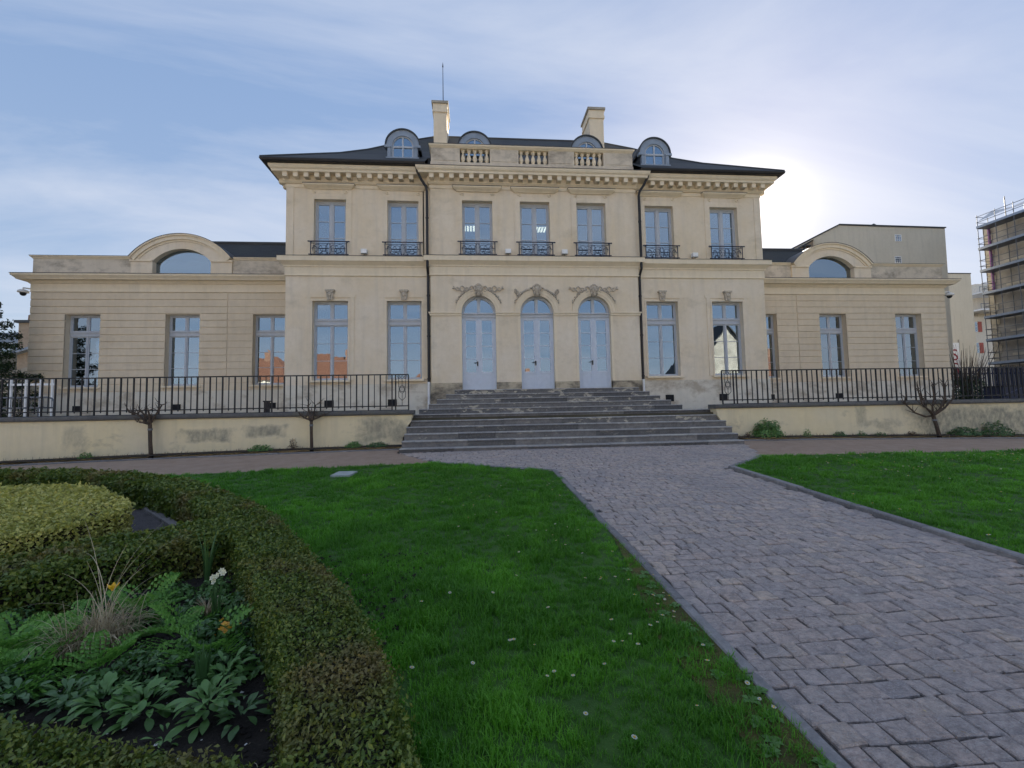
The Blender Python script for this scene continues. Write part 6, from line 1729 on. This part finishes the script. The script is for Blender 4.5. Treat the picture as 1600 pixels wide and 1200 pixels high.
for zz in LIFT:
    mb = MB(); mb.box(41.75, 42.85, -8, 17.3, zz - .06, zz); put('deck', mb.mesh('deck', 'deckblue'), t)
    mb = MB(); mb.box(41.70, 41.75, -8, 17.3, zz - .02, zz + .17); put('toe_board', mb.mesh('toe_board', 'toeblue'), t)
    mb = MB()
    for h in (.5, 1.0): mb.tube([(41.75, -8, zz + h), (41.75, 17.3, zz + h)], .026, 5); mb.tube([(41.75, 17.3, zz + h), (42.85, 17.3, zz + h)], .026, 5)
    put('guard_rail', mb.mesh('guard_rail', 'steel'), t)
for yy in (17.25, 15.9, 14.6, 13.3, 12.0, 10.7, 9.4, 6.8, 4.2, 1.6):
    for xx in (41.78, 42.82):
        mb = MB(); top = 18.1 if xx < 42 else 17.9
        mb.tube([(xx, yy, 1.5), (xx, yy, top)], .03, 6); put('pole', mb.mesh('pole', 'steel'), t)
mb = MB(); mb.tube([(42.82, 15.9, 17.5), (42.82, 15.9, 19.2)], .035, 6); mb.tube([(42.2, 11.0, 17.5), (42.2, 11.0, 19.6)], .035, 6); put('top_pole', mb.mesh('top_pole', 'iron'), t)
mb = MB(); mb.box(42.84, 42.88, 17.2, 17.36, 11, 16.9); put('net_edge', mb.mesh('net_edge', 'violet'), t)
mb = MB()
for k in range(12):
    y0, y1 = 17.2 - k * 1.6, 17.2 - (k + 1) * 1.6; mb.poly([(41.8, y0, 17.55 + .1 * (k % 2)), (41.8, y1, 17.55 + .1 * ((k + 1) % 2)), (43.2, y1, 18.2 + .15 * (k % 3)), (43.2, y0, 18.2 + .15 * ((k + 2) % 3))])
put('cover_sheet', mb.mesh('cover_sheet', 'sheet'), t)

# house with chimney beyond the left wing, grey block behind it
t = thing('gabled_house', 'beige gabled house with chimney stack beyond the left wing', 'building', (-33, 14, 1.6))
mb = MB(); mb.prism_y([(-38, 1.5), (-29.4, 1.5), (-29.4, 5.0), (-30.9, 4.6), (-38, 3.2)], 12, 20); put('wall', mb.mesh('wall', 'oldwall'), t)
mb = MB(); mb.box(-30.4, -29.0, 12.2, 13.4, 1.5, 7.7); ck = put('chimney', mb.mesh('chimney', 'brownhouse'), t)
mb = MB(); mb.box(-30.55, -28.85, 12.05, 13.5, 7.7, 7.86); put('cap', mb.mesh('cap', 'lead'), ck)
for k in range(3):
    mb = MB(); mb.lathe([(.16, 0), (.14, .42)], 8, (-30.15 + .45 * k, 12.7, 7.86)); put('pot', mb.mesh('pot', 'terracotta'), ck)
mb = MB(); mb.hexa([(-38, 11.8, 3.2), (-29.2, 11.8, 6.1), (-29.2, 20, 6.1), (-38, 20, 3.2), (-38, 11.8, 3.35), (-29.2, 11.8, 6.25), (-29.2, 20, 6.25), (-38, 20, 3.35)]); put('roof', mb.mesh('roof', 'zinc'), t)
t = thing('distant_block', 'grey blue flat roofed block far behind the left conifer', 'building', (-58, 44, 1.6))
mb = MB(); mb.box(-66, -56.2, 40, 50, 1.5, 12.2); put('wall', mb.mesh('wall', 'zinc'), t)
for xx in (-57.6, -60.5, -63.5): simple_window(t, xx, 40, 10.2, 1.2, 1.5)
# conifer at the left edge
tx, ty = -22.6, 1.2
t = thing('conifer', 'dark conifer with drooping branches at the left edge of the frame', 'tree', (tx, ty, 1.6))
mb = MB(); mb.tube([(tx, ty, 1.5), (tx, ty, 5), (tx + .1, ty, 9.2)], [.2, .14, .02], 8); put('trunk', mb.mesh('trunk', 'bark'), t)
P, Nn = [], []; bmb = MB()
for k in range(120):
    z = 1.9 + 6.9 * (k / 120) ** 1.0; L = (2.9 * (1 - (z - 2.0) / 7.6) + .25) * random.uniform(.75, 1.1); a = k * 2.4 + random.uniform(-.3, .3)
    pts = [(tx + L * s * math.cos(a), ty + L * s * math.sin(a), z + .10 * s - .32 * s * s * L * .5 + .10 * s ** 4 * L) for s in (0, .25, .5, .75, 1)]
    bmb.tube(pts, [.04, .032, .022, .014, .005], 5)
    for q in range(int(230 * L)):
        s = random.random() ** .7; i = min(3, int(s * 4)); f = s * 4 - i; c = [pts[i][j] * (1 - f) + pts[i+1][j] * f for j in range(3)]
        o = random.gauss(0, .20 * (1.15 - s)); P.append((c[0] - math.sin(a) * o, c[1] + math.cos(a) * o, c[2] + random.gauss(-.06, .09))); Nn.append((0, 0, 1))
put('branches', bmb.mesh('branches', 'bark'), t)
put('crown', leaf_mesh('crown', np.array(P), np.array(Nn, float), np.full(len(P), .05), 'needle', 2.6, .8), t)
# bare twiggy shrub right of the right wing, in a dark clipped base
sx, sy = 23.4, 4.0
t = thing('bare_shrub', 'bare shrub with upright twigs rising behind the right railing', 'shrub', (sx, sy, 1.6))
for g in range(9):
    mb = MB()
    for k in range(9):
        a = random.uniform(0, 6.28); r = random.uniform(.1, .5); L = random.uniform(1.2, 2.3); le = random.uniform(.05, .45)
        b = (sx + r * math.cos(a) * 1.4, sy + r * math.sin(a), 2.6); e = (b[0] + L * math.sin(le) * math.cos(a) * 1.1, b[1] + L * math.sin(le) * math.sin(a), b[2] + L * math.cos(le))
        mid = ((b[0] + e[0]) / 2 + random.uniform(-.08, .08), (b[1] + e[1]) / 2, (b[2] + e[2]) / 2); mb.tube([b, mid, e], [.013, .009, .004], 4)
    put('twig_cluster', mb.mesh('twig_cluster', 'bark'), t)
n = 2600; u = rng.normal(0, 1, (n, 3)); u /= np.linalg.norm(u, axis=1)[:, None]
put('foliage', leaf_mesh('foliage', np.array([sx, sy, 2.2]) + u * rng.uniform(.6, 1, (n, 1)) * np.array([1.0, .8, .95]), u, np.full(n, .05), 'needle', 2.0), t)
mb = MB(); mb.tube([(sx, sy, 1.5), (sx, sy, 2.7)], [.16, .2], 8); put('trunk', mb.mesh('trunk', 'bark'), t)
# dark palisade fence and stair handrails behind the right railing
t = thing('palisade_fence', 'dark blue metal fence of close bars behind the right railing', 'fence', (28, 6, 1.6))
mb = MB(); mb.box(22.5, 36, 6.0, 6.06, 1.6, 1.75); mb.box(22.5, 36, 6.0, 6.06, 3.3, 3.38); put('fence_rail', mb.mesh('fence_rail', 'blueiron'), t)
mb = MB(); mb.box(-.035, .035, -.015, .015, 0, 2.1); mb.poly([(-.035, -.015, 2.1), (.035, -.015, 2.1), (0, -.015, 2.2)]); fbm = mb.mesh('fence_bar', 'blueiron')
for k in range(90): put('fence_bar', fbm, t, loc=(22.6 + .15 * k, 5.98, 1.6 - random.uniform(0, .03)))
t = thing('stair_handrail', 'pair of sloping dark handrails behind the right railing', 'handrail', (20.5, 0, 1.6))
for dy, dz in ((0, 0), (0.0, -.85)):
    mb = MB(); mb.tube([(20.4, 0 + dy, 1.9 + dz + .05), (24.9, 0 + dy, 3.45 + dz)], .035, 6); put('rail', mb.mesh('rail', 'blueiron'), t)
for k in range(6):
    xx = 20.5 + .85 * k; mb = MB(); mb.tube([(xx, 0, 1.55), (xx, 0, 1.98 + .345 * (xx - 20.4))], .025, 6); put('post', mb.mesh('post', 'blueiron'), t)
t = thing('storage_box', 'long dark storage box behind the right railing', 'box', (23.6, 1.6, 1.6))
mb = MB(); mb.box(21.9, 25.4, 1.2, 2.0, 1.6, 2.35); put('box_body', mb.mesh('box_body', 'blueiron'), t); mb = MB(); mb.box(21.85, 25.45, 1.15, 2.05, 2.35, 2.42); put('lid', mb.mesh('lid', 'iron'), t)
# white post barrier and rounded metal bench at the far left of the terrace
t = thing('white_barrier', 'low white post and rail barrier at the far left of the terrace', 'barrier', (-19, 0.4, 1.6))
for xx in (-19.5, -19.0, -18.5, -18.1):
    mb = MB(); mb.box(xx - .028, xx + .028, .4, .456, 1.6, 3.2); put('post', mb.mesh('post', 'white_paint'), t)
mb = MB(); mb.box(-19.6, -17.95, .38, .40, 2.95, 3.03); put('rail', mb.mesh('rail', 'white_paint'), t)
t = thing('metal_bench', 'grey metal bench with rounded slatted back behind the left railing', 'bench', (-15.6, -3.3, 1.62))
mb = MB(); mb.tube([(-16.4, -3.3, 1.62), (-16.4, -3.3, 2.2), (-16.33, -3.3, 2.3), (-16.2, -3.3, 2.33), (-15.0, -3.3, 2.33), (-14.87, -3.3, 2.3), (-14.8, -3.3, 2.2), (-14.8, -3.3, 1.62)], .025, 6); put('back_frame', mb.mesh('back_frame', 'steel'), t)
for k in range(14):
    mb = MB(); mb.tube([(-16.3 + .11 * k, -3.3, 2.04), (-16.3 + .11 * k, -3.3, 2.32)], .009, 5); put('slat', mb.mesh('slat', 'steel'), t)
mb = MB(); mb.box(-16.4, -14.8, -3.75, -3.3, 2.0, 2.04); put('seat', mb.mesh('seat', 'steel'), t)
for xx in (-16.35, -14.85):
    mb = MB(); mb.tube([(xx, -3.72, 1.62), (xx, -3.72, 2.0)], .02, 6); put('leg', mb.mesh('leg', 'steel'), t)
# dark plinth lamp by the main block corner on the terrace
t = thing('bollard_light', 'small dark bollard light on the terrace behind the left railing', 'bollard light', (-9.3, -2.2, 1.62))
mb = MB(); mb.box(-9.37, -9.23, -2.27, -2.13, 1.62, 2.12); put('body', mb.mesh('body', 'iron'), t); mb = MB(); mb.box(-9.39, -9.21, -2.29, -2.11, 2.12, 2.16); put('cap', mb.mesh('cap', 'iron'), t)

# houses behind the viewer, seen in the window glass
mb = MB()
mb.poly([(-90, -57, -0.30), (90, -57, -0.30), (90, -25.5, -0.30), (-90, -25.5, -0.30)])
put('street', mb.mesh('street', 'bouncepaving'), kind='structure')  # unseen pale ground, added to bounce sunlight onto the shaded facade
def street_house(x0, x1, y, ze, zr, label, wallm='pale_house', gable=False):
    t = thing('street_house', label, 'house', ((x0 + x1) / 2, y, 0), 'houses across the street behind the viewer')
    z0 = -1.0; yb = y - 9
    mb = MB()
    if gable: mb.prism_y([(x0, z0), (x1, z0), (x1, ze), ((x0 + x1) / 2, zr), (x0, ze)], yb, y)
    else: mb.box(x0, x1, yb, y, z0, ze)
    put('wall', mb.mesh('wall', wallm), t)
    mb = MB(); xm = (x0 + x1) / 2
    if gable:
        for s in (-1, 1):
            xe = xm + s * ((x1 - x0) / 2 + .4); zz = ze - .4 * (zr - ze) / ((x1 - x0) / 2)
            mb.hexa([(xe, yb, zz), (xm, yb, zr), (xm, y + .4, zr), (xe, y + .4, zz), (xe, yb, zz + .25), (xm, yb, zr + .25), (xm, y + .4, zr + .25), (xe, y + .4, zz + .25)])
    else:
        ins = (x1 - x0) * .28
        b = [(x0 - .4, y + .4, ze), (x1 + .4, y + .4, ze), (x1 + .4, yb - .4, ze), (x0 - .4, yb - .4, ze)]; a = [(x0 + ins, y - 4.5, zr), (x1 - ins, y - 4.5, zr)]
        mb.poly([b[0], b[1], a[1], a[0]]); mb.poly([b[1], b[2], a[1]]); mb.poly([b[2], b[3], a[0], a[1]]); mb.poly([b[3], b[0], a[0]]); mb.poly(b)
    rf = put('roof', mb.mesh('roof', 'redtile' if not gable else 'slate'), t)
    mb = MB(); mb.box(xm + 1.0, xm + 1.9, y - 4.6, y - 3.8, zr - 2, zr + 1.1); put('chimney', mb.mesh('chimney', 'terracotta'), rf)
    n = int((x1 - x0) // 3)
    for k in range(n):
        for zz in [1.4 + 2.9 * f for f in range(int((ze - 0.5) // 2.9))]: simple_window(t, x0 + (x1 - x0) * (k + .5) / n, y + .03, zz, 1.1, 1.6, face=1)
street_house(-50, -37, -62, 8.0, 13.5, 'pale house with red hipped roof at the far left of the street behind the viewer')
street_house(-34, -18, -58, 6.5, 12.5, 'wide pale house with red hipped roof in the street behind the viewer')
street_house(-15, -3, -60, 6.0, 11.0, 'low pale house with red hipped roof in the street behind the viewer')
street_house(1, 12, -66, 4.5, 8.5, 'smallest pale house with red hipped roof in the street behind the viewer')
street_house(28, 39, -42, 7.0, 13.5, 'dull beige gabled house with dark roof in the street behind the viewer', 'oldwall', True)
street_house(46, 62, -55, 6.5, 11.5, 'pale house with red hipped roof at the far right of the street behind the viewer')
